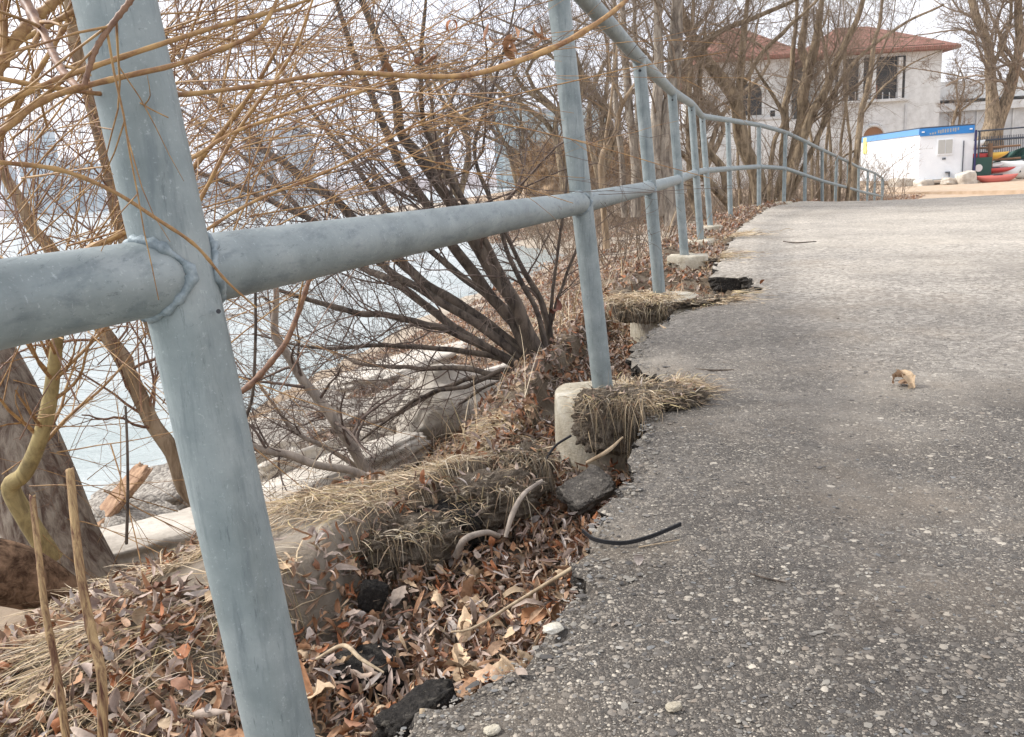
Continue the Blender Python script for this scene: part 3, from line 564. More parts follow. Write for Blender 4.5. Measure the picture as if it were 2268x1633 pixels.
# matted thatch of the near left corner, combed to lower left
p = scatter(17000, -1.7, -.28, .7, 2.0, lambda x, y: (x < np.interp(y, MY, MX)+.03) & (fbm(x*5, y*5, 0, 61, 3) > -.25+1.0*np.exp(-((x+.44)**2/.02+(y-1.42)**2/.035))) & (rng.random(len(x)) < np.where((y < 1.02), .35, 1)))
fl = np.stack([-.9+.8*fbm(p[:, 0]*3, p[:, 1]*3, 0, 5, 2), -.6+.8*fbm(p[:, 0]*3, p[:, 1]*3, 0, 8, 2)], 1)
mb.add(*blades(p, (.04, .17), fl, (.0, .6), GC, w=.00075))
p = scatter(15000, -1.0, .2, 1.45, 2.4, lambda x, y: (x < np.interp(y, MY, MX)+.02)); fl = np.stack([-.3+.9*fbm(p[:, 0]*4, p[:, 1]*4, 0, 15, 2), -.5+.9*fbm(p[:, 0]*4, p[:, 1]*4, 0, 18, 2)], 1)
mb.add(*blades(p, (.025, .1), fl, (.1, .9), GC, w=.0007))
p = scatter(12000, -1.5, 1.4, 2.3, 6.5, lambda x, y: (x < np.interp(y, MY, MX)+.08) & (x > np.interp(y, MY, MX)-.55) & (fbm(x*2.5, y*2.5, 0, 71, 3) > .1))
fl = rng.normal(0, 1, (len(p), 2)); mb.add(*blades(p, (.03, .11), fl, (.1, .7), GC, w=.001))
p = scatter(22000, -1.5, 12, 6.5, 20, lambda x, y: (x < np.interp(y, EY, EX)-.1) & (x > np.interp(y, SY, SX)+1.) & (fbm(x*1.2, y*1.2, 0, 71, 3) > .0))
fl = rng.normal(0, 1, (len(p), 2)); mb.add(*blades(p, (.08, .22), fl, (.3, 1.1), GC, w=.0025, droop=.9))
# tufts spilling onto the path round the footings
tuft(1400, 868, 2.1, 1500, .06, (.015, .07), (.4, -.2), (.1, .9), z=.0, w=.0007); tuft(1480, 850, 2.15, 1500, .05, (.02, .07), (.5, -.1), (.2, 1.2), w=.0007); tuft(1500, 835, 2.2, 420, .025, (.03, .09), (.5, 0), (1., 2.), w=.0007)
tuft(1560, 665, 3.6, 1200, .09, (.02, .09), (.6, -.2), (.1, .9), w=.0011); tuft(1420, 672, 3.55, 1200, .07, (.03, .11), (-.3, -.6), (.2, .9), z=.02, w=.001); tuft(1560, 572, 5.2, 900, .12, (.03, .12), (.6, -.3), (.2, .9), w=.0015)
tuft(1590, 520, 6.7, 700, .15, (.05, .15), (.6, -.3), (.3, 1), w=.002); tuft(1400, 650, 3.9, 800, .1, (.05, .16), (-.5, -.8), (.3, .9), w=.0011)
# roots and grass hanging down over clods
def hang(px, py, Y, n, wx, wy, Lr, d=(0, -.5)):
    c = P(px, py, Y); p = np.stack([c[0]+rng.uniform(-wx, wx, n), c[1]+rng.uniform(-wy, wy, n), np.full(n, c[2])+rng.uniform(-.01, .01, n)], 1)
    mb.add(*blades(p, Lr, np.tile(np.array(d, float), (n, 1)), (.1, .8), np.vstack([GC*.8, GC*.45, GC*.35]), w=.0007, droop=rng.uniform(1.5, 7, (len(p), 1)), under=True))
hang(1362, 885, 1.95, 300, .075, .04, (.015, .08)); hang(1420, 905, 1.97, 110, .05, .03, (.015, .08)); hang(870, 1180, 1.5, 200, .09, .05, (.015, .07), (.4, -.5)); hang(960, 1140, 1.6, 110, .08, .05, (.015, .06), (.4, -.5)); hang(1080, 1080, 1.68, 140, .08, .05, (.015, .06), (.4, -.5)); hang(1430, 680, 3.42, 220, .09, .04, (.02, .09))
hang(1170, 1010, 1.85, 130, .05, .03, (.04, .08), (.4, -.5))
for V in clodtops:
    q_ = V[rng.integers(0, len(V), 420)]; mb.add(*blades(q_, (.012, .06), rng.normal(0, 1, (420, 2)), (-.1, .5), GC, w=.0007 if V[0, 1] < 3 else .0012, droop=1.2, under=True))
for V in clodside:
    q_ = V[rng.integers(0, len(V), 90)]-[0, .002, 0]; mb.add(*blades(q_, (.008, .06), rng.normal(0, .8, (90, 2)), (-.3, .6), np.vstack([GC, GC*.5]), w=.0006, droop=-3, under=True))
# upright dry stalks in front of the slabs
for (px, py, Y, n) in [(1020, 990, 2.35, 26), (960, 1000, 2.3, 16), (1080, 960, 2.5, 22), (700, 1110, 1.95, 60), (1290, 570, 7.0, 90), (1240, 600, 6.5, 60)]:
    tuft(px, py, Y, n, .10 if Y < 3 else .35, (.08, .16) if Y < 3 else (.15, .35), (0, 0), (1., 2.), w=.0009 if Y < 3 else .002, droop=.25)
tag(mb.build('dry_grass', GRASSM, smooth=False), 'straw coloured dead grass matted over the bank', 'dead grass', kind='stuff')
# ------------------------------------------------------------------ loose gravel on the asphalt
def stones(pos, sz, name, label):
    n = len(pos); import bmesh
    bm = bmesh.new(); bmesh.ops.create_icosphere(bm, subdivisions=1, radius=1); B = np.array([v.co[:] for v in bm.verts]); T = np.array([[v.index for v in f.verts] for f in bm.faces]); bm.free()
    V = B[None]*(1+.3*rng.normal(size=(n, len(B), 1))*.6)
    s3 = sz[:, None]*np.stack([rng.uniform(.8, 1.5, n), rng.uniform(.6, 1., n), rng.uniform(.12, .26, n)], 1); V = V*s3[:, None]
    a = rng.uniform(0, 6.28, n); V = np.stack([V[..., 0]*np.cos(a)[:, None]-V[..., 1]*np.sin(a)[:, None], V[..., 0]*np.sin(a)[:, None]+V[..., 1]*np.cos(a)[:, None], V[..., 2]], -1)+pos[:, None]
    pal = np.array([(.13, .12, .11), (.2, .185, .165), (.28, .26, .225), (.33, .305, .26), (.25, .21, .17), (.19, .19, .185), (.40, .375, .33), (.09, .085, .08)])
    pr = np.array([.2, .24, .16, .07, .1, .1, .03, .1]); c = pal[rng.choice(8, n, p=pr/pr.sum())]*rng.uniform(.8, 1.2, (n, 1))
    Q = (np.arange(n)[:, None, None]*len(B)+T[None]).reshape(-1, 3)
    tag(mesh(name, V.reshape(-1, 3), Q, STONE, None, np.repeat(c, len(B), 0), False), label, 'gravel', kind='stuff')
n = 28000; y = .62+rng.random(n)**1.7*4.2; x = rng.uniform(-.2, 1, n)*(.25+y*.75)
k = x > np.interp(y, EY, EX)+.004; x = x[k]; y = y[k]; s = np.clip(rng.lognormal(math.log(.0018), .45, len(x)), .001, .006)
stones(np.stack([x, y, zasp(x, y)+s*.08], 1), s, 'loose_gravel', 'exposed small stones set in the worn asphalt')
n = 2600; y = rng.uniform(.6, 3.6, n); x = np.interp(y, EY, EX)+rng.normal(.0, .03, n); s = np.clip(rng.lognormal(math.log(.0024), .5, n), .0012, .008)
stones(np.stack([x, y, np.where(x > np.interp(y, EY, EX), zasp(x, y), hgt(x, y)+.03)], 1), s, 'edge_rubble', 'dark crumbs and stones along the broken asphalt edge')
# ------------------------------------------------------------------ small things on the path
def stick(name, pts, rad, mt, label, cat, z=None, K=20, sides=8, group=None):
    Q3 = [(G(a, b, c) if z is None else G(a, b, z)) for a, b, c in pts] if len(pts[0]) == 3 else [G(a, b, z) for a, b in pts]
    q, r = spline(Q3, K, rad); V, F_ = tubes(q, r, sides); b = MB(); b.add(V, F_); b.add(V[:sides], np.arange(sides)[None, ::-1]); b.add(V[-sides:], np.arange(sides)[None])
    return tag(b.build(name, mt, smooth=True), label, cat, group)
# flat black rubber strip
q = spline([G(1290, 1180, .004), G(1320, 1200, .006), G(1380, 1207, .006), G(1440, 1193, .008), G(1508, 1165, .012)], 40)
T = nrm(np.gradient(q, axis=0)); sd_ = nrm(np.cross(T, [0, 0, 1])); b = MB(); hw = .0014; hh = .0032
V = np.stack([q-sd_*hw-[0, 0, .0], q+sd_*hw, q+sd_*hw+[0, 0, hh*2], q-sd_*hw+[0, 0, hh*2]], 1).reshape(-1, 3); i = np.arange(39)[:, None]*4; j = np.arange(4)[None]
b.add(V, [np.stack([i+j, i+(j+1) % 4, i+4+(j+1) % 4, i+4+j], -1).reshape(-1, 4), np.array([[0, 3, 2, 1], [156, 157, 158, 159]])]); tag(b.build('rubber_strip', BLACKP), 'thin black curved rubber strip lying on the asphalt', 'strip')
stick('straw', [(1415, 1212), (1505, 1196)], [.0012, .001], WOOD, 'pale straw just in front of the black rubber strip', 'straw', .003)
stick('dark_stick', [(1540, 818), (1580, 821), (1625, 820)], [.003, .004, .003], B_DARK, 'short black stick on the path right of the grassy clod', 'stick', .004)
stick('dark_twig', [(1735, 535), (1765, 538), (1808, 535)], [.004, .005, .003], B_DARK, 'thin black twig lying far up the path', 'twig', .065)
stick('twig', [(1740, 1290), (1700, 1282), (1660, 1270)], [.001, .0015, .001], B_DARK, 'fine dark twig on the asphalt below the rubber strip', 'twig', .003)
stick('bark_splinter', [(1300, 1025, -.03), (1345, 1000, .0), (1380, 968, .03)], [.004, .005, .002], WOOD, 'pale splintered stick pointing up beside the tall footing', 'stick')
stick('wood_splinter', [(935, 1570, .0), (936, 1600, -.01), (940, 1640, -.02)], [.003, .004, .004], WOOD, 'short pale upright splinter at the asphalt edge', 'splinter')
stick('grey_branch', [(1010, 1232, -.13), (1030, 1195, -.09), (1075, 1180, -.09), (1105, 1188, -.12)], [.0075, .007, .006, .005], B_GREY, 'bent grey branch arching out of the leaves in the gully', 'branch', K=30)
stick('grey_branch', [(1120, 1190, -.12), (1135, 1140, -.08), (1160, 1095, -.05), (1200, 1065, -.05)], [.004, .006, .005, .004], B_GREY, 'straight grey branch leaning up the gully towards the footing', 'branch', K=30)
stick('black_cable', [(1175, 1090, -.12), (1200, 1035, -.07), (1228, 990, -.03), (1265, 965, .0)], [.003]*4, BLACKP, 'thin black cable leaving the soil beside the tall footing', 'cable', K=30)
stick('twig', [(1000, 1400, -.12), (1050, 1390, -.11), (1150, 1330, -.1), (1290, 1245, -.03)], [.002, .002, .003, .004], WOOD, 'long pale stick lying across the leaves to the asphalt edge', 'stick', K=24)
stick('root', [(700, 1460, -.1), (760, 1430, -.08), (800, 1460, -.08), (850, 1490, -.09)], [.002, .0035, .003, .0015], WOOD, 'forked pale root over the leaves next to the near post', 'root', K=24)
p = G(1993, 828, .03)
V, Q, c_ = leaves(0, np.repeat([[p[0], p[1], 0.002]], 4, 0)+rng.normal(0, .01, (4, 3))*[1, 1, 0], .075, LC[[3, 9]], 10, 5, .012, .5, .0); tag(mesh('crumpled_leaf', V, Q, LEAF, None, c_), 'crumpled tan leaf alone on the asphalt', 'leaf')
for px, py, s_, lab in [(1225, 1392, .013, 'oval white pebble at the leaf edge of the asphalt'), (1492, 1565, .009, 'pale round pebble on the asphalt near the bottom'), (1090, 1617, .009, 'white pebble by the splinter at the bottom')]:
    tag(mesh('pebble', *blob(G(px, py, .004), (s_*2, s_*1.5, s_*.8), (0, 0, 20), seed=int(px), p=2.5, amp=.15, res=12), CONC), lab, 'pebble', 'pale pebbles')
# ------------------------------------------------------------------ plants
def plant(name, label, cat, base, stems, smat, twigs, tmat, group=None, K=26, sides=12, stemname='stem', twname='twigs'):
    """stems: list of (points, radii); twigs: list of (level spec dicts)"""
    root = empty(name, base, label, cat, group); Pn, Rn = polys(stems, K)
    ln_ = np.linalg.norm(np.diff(Pn, axis=1), axis=2).sum(1); ui = np.linspace(0, 1, K)[None]*np.minimum(ln_/np.maximum(Rn.mean(1), 1e-4)/7, K/3)[:, None]; sd0 = rng.uniform(0, 99, len(stems))[:, None]
    Pn = Pn + np.stack([vn(ui, sd0, a_*7.) for a_ in range(3)], -1)*Rn[:, :, None]*.55
    for i in range(len(stems)):
        mesh(stemname, *tubes(Pn[i], Rn[i]*(1+.07*vn(ui[i]*2.3, i*3.1, 5)), sides), smat, root)
    b = MB(); lv = [(Pn, Rn)]
    for sp in twigs:
        sp = dict(sp); src = lv[sp.pop('src', -1)]; sides_ = sp.pop('sides', 3)
        q = grow(src[0], src[1], **sp); lv.append(q); b.tubes(q[0], q[1], sides_)
    if b.n: b.build(twname, tmat, root, True)
    return root, lv
def PP(l, Y0, Y1=None):
    Y1 = Y0 if Y1 is None else Y1; n = len(l); return [P(a, b_, Y0+(Y1-Y0)*i/(n-1)) for i, (a, b_) in enumerate(l)]
gw = 'willows and saplings on the bank'
# thick willow trunk at the left with yellow shoot and long overhanging branches
will, lv = plant('willow_tree', 'thick rough-barked willow leaning left at the frame edge, with long yellow overhanging branches', 'tree', P(120, 1250, 2.15),
    [(PP([(190, 1330), (130, 1200), (60, 1050), (-20, 900), (-110, 740), (-200, 560), (-280, 300), (-330, 0)], 2.15, 2.3), [.135, .112, .108, .106, .104, .11, .1, .09])], B_WILLOW, [dict(n=7, t=(.35, 1), L=(.3, .6), ang=(30, 80), up=.05, K=8, rr=.03, sides=5), dict(n=4, L=(.15, .4), up=.02, K=5, rr=.5)], B_TWY, gw, sides=48, K=90, stemname='trunk')
yel = [(PP([(118, 1240), (60, 1150), (24, 1080), (53, 1050), (82, 990), (107, 904), (121, 804), (128, 750), (150, 640), (140, 560)], 1.95, 1.8), [.024, .023, .021, .0185, .0175, .017, .014, .012, .008, .004])]
Pn, Rn = polys(yel, 60); mesh('yellow_shoot', *tubes(Pn[0], Rn[0], 20), B_YEL, will)
q = grow(Pn, Rn, 22, (.35, 1), (.2, .6), (25, 60), .06, 9, .3, .1); q2 = grow(q[0], q[1], 4, (.2, 1), (.08, .25), (20, 50), .03, 5, .55, .1); b = MB(); b.tubes(q[0], q[1], 5); b.tubes(q2[0], q2[1], 3); b.build('shoot_twigs', B_TWY, will, True)
# overhanging branches traced across the picture, in front of and behind the near post
br = [(PP([(-120, 280), (0, 230), (134, 174), (260, 130), (391, 87), (501, 53), (634, 17), (760, -30)], .50, .62), [.0017, .0017, .0016, .0016, .0015, .0013, .0011, .0007]),
 (PP([(-120, 370), (0, 294), (83, 230), (167, 197), (300, 164), (377, 147), (467, 117), (568, 73), (614, 0), (640, -60)], .48, .6), [.0019, .0019, .0018, .0017, .0016, .0015, .0014, .0013, .0011, .001]),
 (PP([(-120, 140), (0, 174), (134, 197), (250, 210), (401, 210), (568, 190), (752, 162), (952, 170), (1052, 164), (1153, 134), (1253, 93), (1353, 30), (1420, -30)], .50, .9), [.0015, .0015, .0015, .0015, .0015, .0015, .0017, .002, .0022, .0025, .0025, .0023, .002]),
 (PP([(-60, 230), (-3, 150), (43, 77), (83, 37), (150, -20)], .7, .75), [.0048, .0048, .0044, .004, .0036]),
 (PP([(43, -20), (100, 83), (134, 150), (174, 197)], .7, .55), [.004, .003, .0025, .002]),
 (PP([(310, -30), (290, 0), (217, 100), (187, 187)], .5, .5), [.0015, .0016, .0016, .0015]),
 (PP([(-100, 350), (0, 360), (134, 377), (250, 424), (350, 487), (434, 545), (501, 622), (568, 682)], .5, .58), [.0013, .0013, .0013, .0012, .0012, .0011, .0009, .0006]),
 (PP([(260, 450), (427, 350), (534, 287), (752, 217), (950, 160)], .95, 1.1), [.0022, .002, .0018, .0015, .001]),
 (PP([(380, 560), (461, 507), (568, 444), (752, 367), (1000, 230)], 1.0, 1.2), [.002, .002, .0018, .0015, .001]),
 (PP([(-30, 130), (100, 60), (260, -30)], .8, .8), [.0026, .0026, .002]), (PP([(-60, 420), (30, 250), (120, 100), (200, -40)], .9, .9), [.003, .0028, .0024, .002]),
 (PP([(480, 900), (545, 860), (598, 805), (640, 745), (685, 620), (720, 500)], 1.25, 1.25), [.0048, .0045, .0042, .004, .0033, .002]),
 (PP([(300, 620), (420, 480), (520, 300), (640, 130), (700, -20)], 1.1, 1.1), [.0028, .0025, .0022, .0018, .0012]), (PP([(30, 640), (180, 560), (330, 480), (470, 320), (560, 200), (640, 60)], 1.3, 1.2), [.005, .0048, .0042, .0035, .0028, .0016])]
Pn, Rn = polys(br, 40)
for i in range(len(br)):
    nod = 1+.35*np.clip(np.sin(np.arange(40)*1.1)**12, 0, 1); mesh('branch', *tubes(Pn[i], Rn[i]*nod, 8), B_TWR if i in (5, 4, 11) else B_TWY, will)
kp = [3, 4, 5, 7, 8, 9, 10, 11, 12, 13]; q = grow(Pn[kp], Rn[kp], 5, (.1, 1), (.1, .28), (15, 50), .03, 8, .5, .07, rmin=.0007); q2 = grow(q[0], q[1], 3, (.2, 1), (.05, .18), (20, 50), .02, 5, .6, .08, rmin=.0006)
b = MB(); b.tubes(q[0], q[1], 5); b.tubes(q2[0], q2[1], 3); b.build('twigs', B_TWY, will, True)
# fields of long wands rising from lower left to upper right
def wands(n, x, y, Y, Ln, a, rad, K=9, curve=.12, sub=4):
    px = rng.uniform(*x, n); py = rng.uniform(*y, n); YY = rng.uniform(*Y, n); an = np.radians(rng.normal(a[0], a[1], n)); l = rng.uniform(*Ln, n)
    st = np.array([P(px[i], py[i], YY[i]) for i in range(n)]); d = np.stack([np.cos(an), rng.normal(0, .35, n), np.sin(an)], 1); pts = [st]; W = rng.normal(0, curve, (n, 3))
    for k in range(K-1): d = nrm(d+W/(K-1)*2+rng.normal(0, .035, (n, 3))); pts.append(pts[-1]+d*(l/(K-1))[:, None])
    Pn = np.stack(pts, 1); Rn = rng.uniform(*rad, n)[:, None]*np.linspace(1, .35, K)[None]
    o = [(Pn, Rn)]
    if sub: o.append(grow(Pn, Rn, sub, (.1, 1), (.06*2, .3), (15, 45), .0, 5, .6, .08, rmin=.0007))
    return o
for nm, mt, args in [('yellow_twigs', B_TWY, (85, (-60, 560), (60, 620), (1.1, 2.2), (.3, .75), (30, 26), (.0008, .0019))), ('yellow_twigs', B_TWY, (60, (120, 900), (40, 360), (1.3, 2.4), (.3, .8), (16, 18), (.0007, .0017))), ('red_twigs', B_TWR, (80, (-40, 620), (100, 1000), (1.4, 2.3), (.3, .8), (80, 30), (.0009, .002))), ('grey_twigs', B_DTW, (90, (-40, 900), (20, 520), (1.8, 3.0), (.3, 1.0), (35, 45), (.0009, .002))), ('low_twigs', B_TWY, (60, (-40, 560), (560, 1150), (1.6, 2.4), (.2, .6), (20, 50), (.001, .002)))]:
    b = MB()
    for k, (pn, rn) in enumerate(wands(*args)): b.tubes(pn, rn, 5 if k == 0 else 3)
    b.build(nm, mt, will, True)
# old log-like trunk bottom left
plant('willow_stump', 'low dark brown willow trunk lying out of the bottom-left grass', 'stump', P(120, 1300, 1.75), [(PP([(230, 1340), (150, 1310), (70, 1275), (-40, 1245), (-180, 1190)], 1.8, 1.65), [.02, .055, .065, .07, .07])], B_LOG, [], B_TWY, sides=40, K=60, stemname='trunk')
plant('sapling', 'slender tan willow sapling leaning left below the mid rail, left of the near post', 'sapling', P(430, 1120, 2.3), [(PP([(450, 1140), (403, 1047), (357, 965), (321, 887), (286, 819), (228, 733), (170, 640), (110, 545), (67, 500), (45, 450), (15, 400), (0, 334), (-20, 250), (-30, 100), (-40, -60)], 2.3, 2.0), [.026, .023, .022, .021, .02, .018, .017, .016, .014, .013, .012, .01, .009, .007, .005])], B_TAN,
    [dict(n=26, t=(.15, 1), L=(.25, .6), ang=(30, 75), up=.05, K=9, rr=.22, sides=4), dict(n=5, L=(.12, .4), ang=(25, 60), up=.0, K=6, rr=.55), dict(n=3, L=(.05, .16), K=4, rr=.6)], B_TWR, gw, K=60, sides=18)
plant('sapling', 'slim tan sapling seen just left of the near post above the mid rail', 'sapling', P(480, 1120, 2.4), [(PP([(470, 1130), (400, 900), (330, 700), (284, 534), (255, 420), (234, 334), (200, 200), (165, 60), (140, -60)], 2.4, 2.0), [.023, .021, .02, .019, .0175, .017, .016, .014, .012])], B_TAN,
    [dict(n=22, t=(.3, 1), L=(.25, .6), ang=(30, 75), up=.05, K=9, rr=.2, sides=4), dict(n=5, L=(.12, .4), K=6, rr=.55), dict(n=3, L=(.05, .16), K=4, rr=.6)], B_TWR, gw, K=50, sides=18)
plant('grey_sapling', 'bare pale grey sapling leaning over the shore slabs right of the near post', 'sapling', P(870, 1075, 2.7), [(PP([(880, 1090), (807, 1040), (766, 974), (725, 913), (683, 857), (642, 788), (609, 733), (612, 650), (600, 560)], 2.6, 2.5), [.02, .019, .018, .0165, .015, .014, .012, .009, .006]),
    (PP([(860, 1080), (794, 1045), (711, 1031), (628, 1009), (564, 990), (480, 960)], 2.5, 2.3), [.014, .013, .012, .0125, .012, .008]), (PP([(820, 1060), (740, 1000), (660, 960), (600, 890), (560, 830)], 2.6, 2.6), [.009, .008, .007, .005, .003])], B_GREY,
    [dict(n=14, t=(.2, 1), L=(.15, .5), ang=(35, 80), up=.0, K=8, rr=.35, sides=4), dict(n=5, L=(.06, .2), ang=(30, 70), up=0, K=5, rr=.55), dict(n=3, L=(.03, .08), K=4, rr=.6)], B_DTW, gw, K=40)
for i, (pts, r, lab) in enumerate([([(150, 1660), (128, 1500), (100, 1350), (85, 1220), (72, 1105)], .0042, 'left of the two snapped dead stalks in the bottom-left leaves'), ([(228, 1660), (225, 1500), (205, 1410), (180, 1280), (165, 1150), (155, 1045)], .0056, 'thicker, taller of the two snapped dead stalks, with a kinked joint')]):
    q, rr = spline(PP(pts, .93, 1.0), 50, [r*1.15, r, r*.9]); rr = rr*(1+.18*np.exp(-((np.arange(50)-22)/1.2)**2)); b = MB(); V, Q = tubes(q, rr, 14); b.add(V, Q); e = V[-14:]+nrm(q[-1]-q[-2])*rng.uniform(0, .006, (14, 1)); b.add(np.concatenate([V[-14:], e, e.mean(0)[None]]), [np.stack([np.arange(14), (np.arange(14)+1) % 14, 14+(np.arange(14)+1) % 14, 14+np.arange(14)], 1), np.stack([14+np.arange(14), 14+(np.arange(14)+1) % 14, np.full(14, 28)], 1)])
    tag(b.build('dead_stalk', mat('stalk', m_bark((.11, .045, .03), (.50, .35, .18), 150, .07, 1., .002), rough=.7), smooth=True), lab, 'stalk', 'snapped dead stalks')
for pts, lab in [([(280, 1205), (283, 1100), (282, 990), (278, 900)], 'thin dark upright stick over the water left of the near post'), ([(545, 925), (560, 870), (566, 740), (566, 640), (572, 560)], 'thin black upright stick just right of the near post')]:
    q, rr = spline(PP(pts, 1.6), 30, [.0035, .003, .0025]); tag(mesh('dark_stick', *tubes(q, rr, 8), B_DARK), lab, 'stick')
# dark multi-stemmed shrub
D_ = [([(1212, 815), (1150, 690), (1090, 590), (1045, 530), (1002, 461), (935, 357), (885, 294), (875, 207), (850, 120), (800, 0), (770, -80)], .030), ([(1205, 820), (1120, 700), (1030, 580), (990, 520), (952, 461), (885, 367), (842, 260), (802, 167), (752, 17), (720, -80)], .026),
 ([(1200, 830), (1120, 760), (1020, 680), (930, 620), (850, 550), (760, 457), (697, 415), (635, 368), (588, 333), (500, 250), (400, 130), (330, 20)], .026), ([(1198, 835), (1080, 770), (960, 690), (860, 620), (800, 590), (700, 500), (600, 400), (480, 300), (380, 230)], .022), ([(1195, 838), (1050, 755), (920, 710), (780, 690), (640, 650), (500, 590)], .018),
 ([(1190, 835), (1100, 790), (1000, 775), (870, 765), (700, 770), (560, 740)], .015), ([(1180, 850), (1050, 820), (930, 815), (800, 805), (700, 760)], .015), ([(1185, 855), (1080, 835), (980, 860), (850, 930), (740, 950), (640, 990)], .014), ([(1210, 815), (1160, 700), (1090, 560), (1040, 470), (960, 330), (932, 230), (936, 80), (950, -60)], .017),
 ([(1195, 830), (1060, 720), (940, 650), (860, 600), (790, 540), (650, 470), (540, 420), (400, 370), (280, 330)], .019), ([(1208, 812), (1140, 720), (1060, 640), (960, 560), (870, 480), (780, 360), (700, 260), (600, 120), (540, 0)], .018), ([(1180, 860), (1100, 850), (1010, 900), (960, 960), (930, 1020)], .009), ([(1190, 850), (1120, 820), (1050, 850), (960, 870), (900, 900), (820, 960), (760, 1010)], .011),
 ([(1215, 800), (1190, 690), (1140, 600), (1090, 450), (1050, 330), (1090, 200), (1130, 60), (1150, -40)], .012)]
plant('dark_shrub', 'dark multi-stemmed shrub fanning left over the lake from the foot of the bank', 'shrub', P(1200, 850, 3.05), [(PP(p, 3.05, 2.95+.4*(i % 4)), [r*.92, r*.8, r*.7, r*.6, r*.42, r*.22]) for i, (p, r) in enumerate(D_)], B_DARK,
    [dict(n=19, t=(.25, 1), L=(.35, 1.2), ang=(25, 75), up=.05, K=10, rr=.26, wob=.15, sides=4), dict(n=6, t=(.1, 1), L=(.12, .5), ang=(30, 75), up=.01, K=7, rr=.5, wob=.18), dict(n=6, t=(.1, 1), L=(.04, .16), ang=(30, 75), up=0, K=4, rr=.6, wob=.2, rmin=.0011)], B_DTW, K=50, sides=14)
plant('small_shrub', 'thin brown shrub beside the second railing post with one dead leaf at its fork', 'shrub', P(1225, 800, 3.3), [(PP([(1222, 775), (1205, 680), (1160, 600), (1120, 520), (1080, 430)], 3.3), [.016, .013, .01, .007, .004]), (PP([(1213, 740), (1225, 640), (1238, 540), (1256, 400), (1270, 250)], 3.3), [.008, .007, .006, .005, .003]), (PP([(1213, 740), (1250, 620), (1290, 520), (1320, 430)], 3.3), [.007, .006, .005, .003])], B_DARK,
    [dict(n=10, t=(.2, 1), L=(.15, .5), ang=(25, 60), up=.08, K=7, rr=.4, sides=4), dict(n=4, L=(.06, .2), K=5, rr=.5)], B_DTW)
V, Q, c_ = leaves(0, np.array([P(1235, 690, 3.25)]), .11, np.array([(.16, .06, .04)]), 10, 5, .0, .3, 0.); tag(mesh('dead_leaf', V, Q, LEAF, None, c_), 'large dark red-brown dead leaf caught in the small shrub', 'leaf')
plant('pale_sapling', 'pale forked sapling rising between the second and third railing posts', 'sapling', P(1343, 545, 5.2), [(PP([(1344, 550), (1335, 419), (1332, 355), (1360, 300), (1380, 226), (1410, 180)], 5.2), [.022, .019, .017, .015, .011, .006]), (PP([(1380, 228), (1365, 195), (1354, 168), (1345, 100)], 5.2), [.01, .008, .007, .004]), (PP([(1332, 360), (1350, 250), (1365, 130), (1372, 30)], 5.2), [.01, .008, .006, .004])], B_TAN,
    [dict(n=9, t=(.3, 1), L=(.2, .7), ang=(25, 60), up=.1, K=7, rr=.35, sides=4), dict(n=5, L=(.1, .35), K=5, rr=.5)], B_TTW, gw)
# dead leaves and berries hanging in the branches
hp = np.array([P(x_, y_, 1.15) for x_, y_ in [(1075, 88), (1105, 100), (1125, 105), (1130, 120), (1188, 85), (1195, 100), (1145, 92), (960, 135), (850, 165), (870, 170), (1000, 60), (930, 140)]]); V, Q, c_ = leaves(0, hp, .035, LC[[1, 2, 6]], 9, 5, 0, 1.2, .7); mesh('dead_leaves', V, Q, LEAF, will, c_)
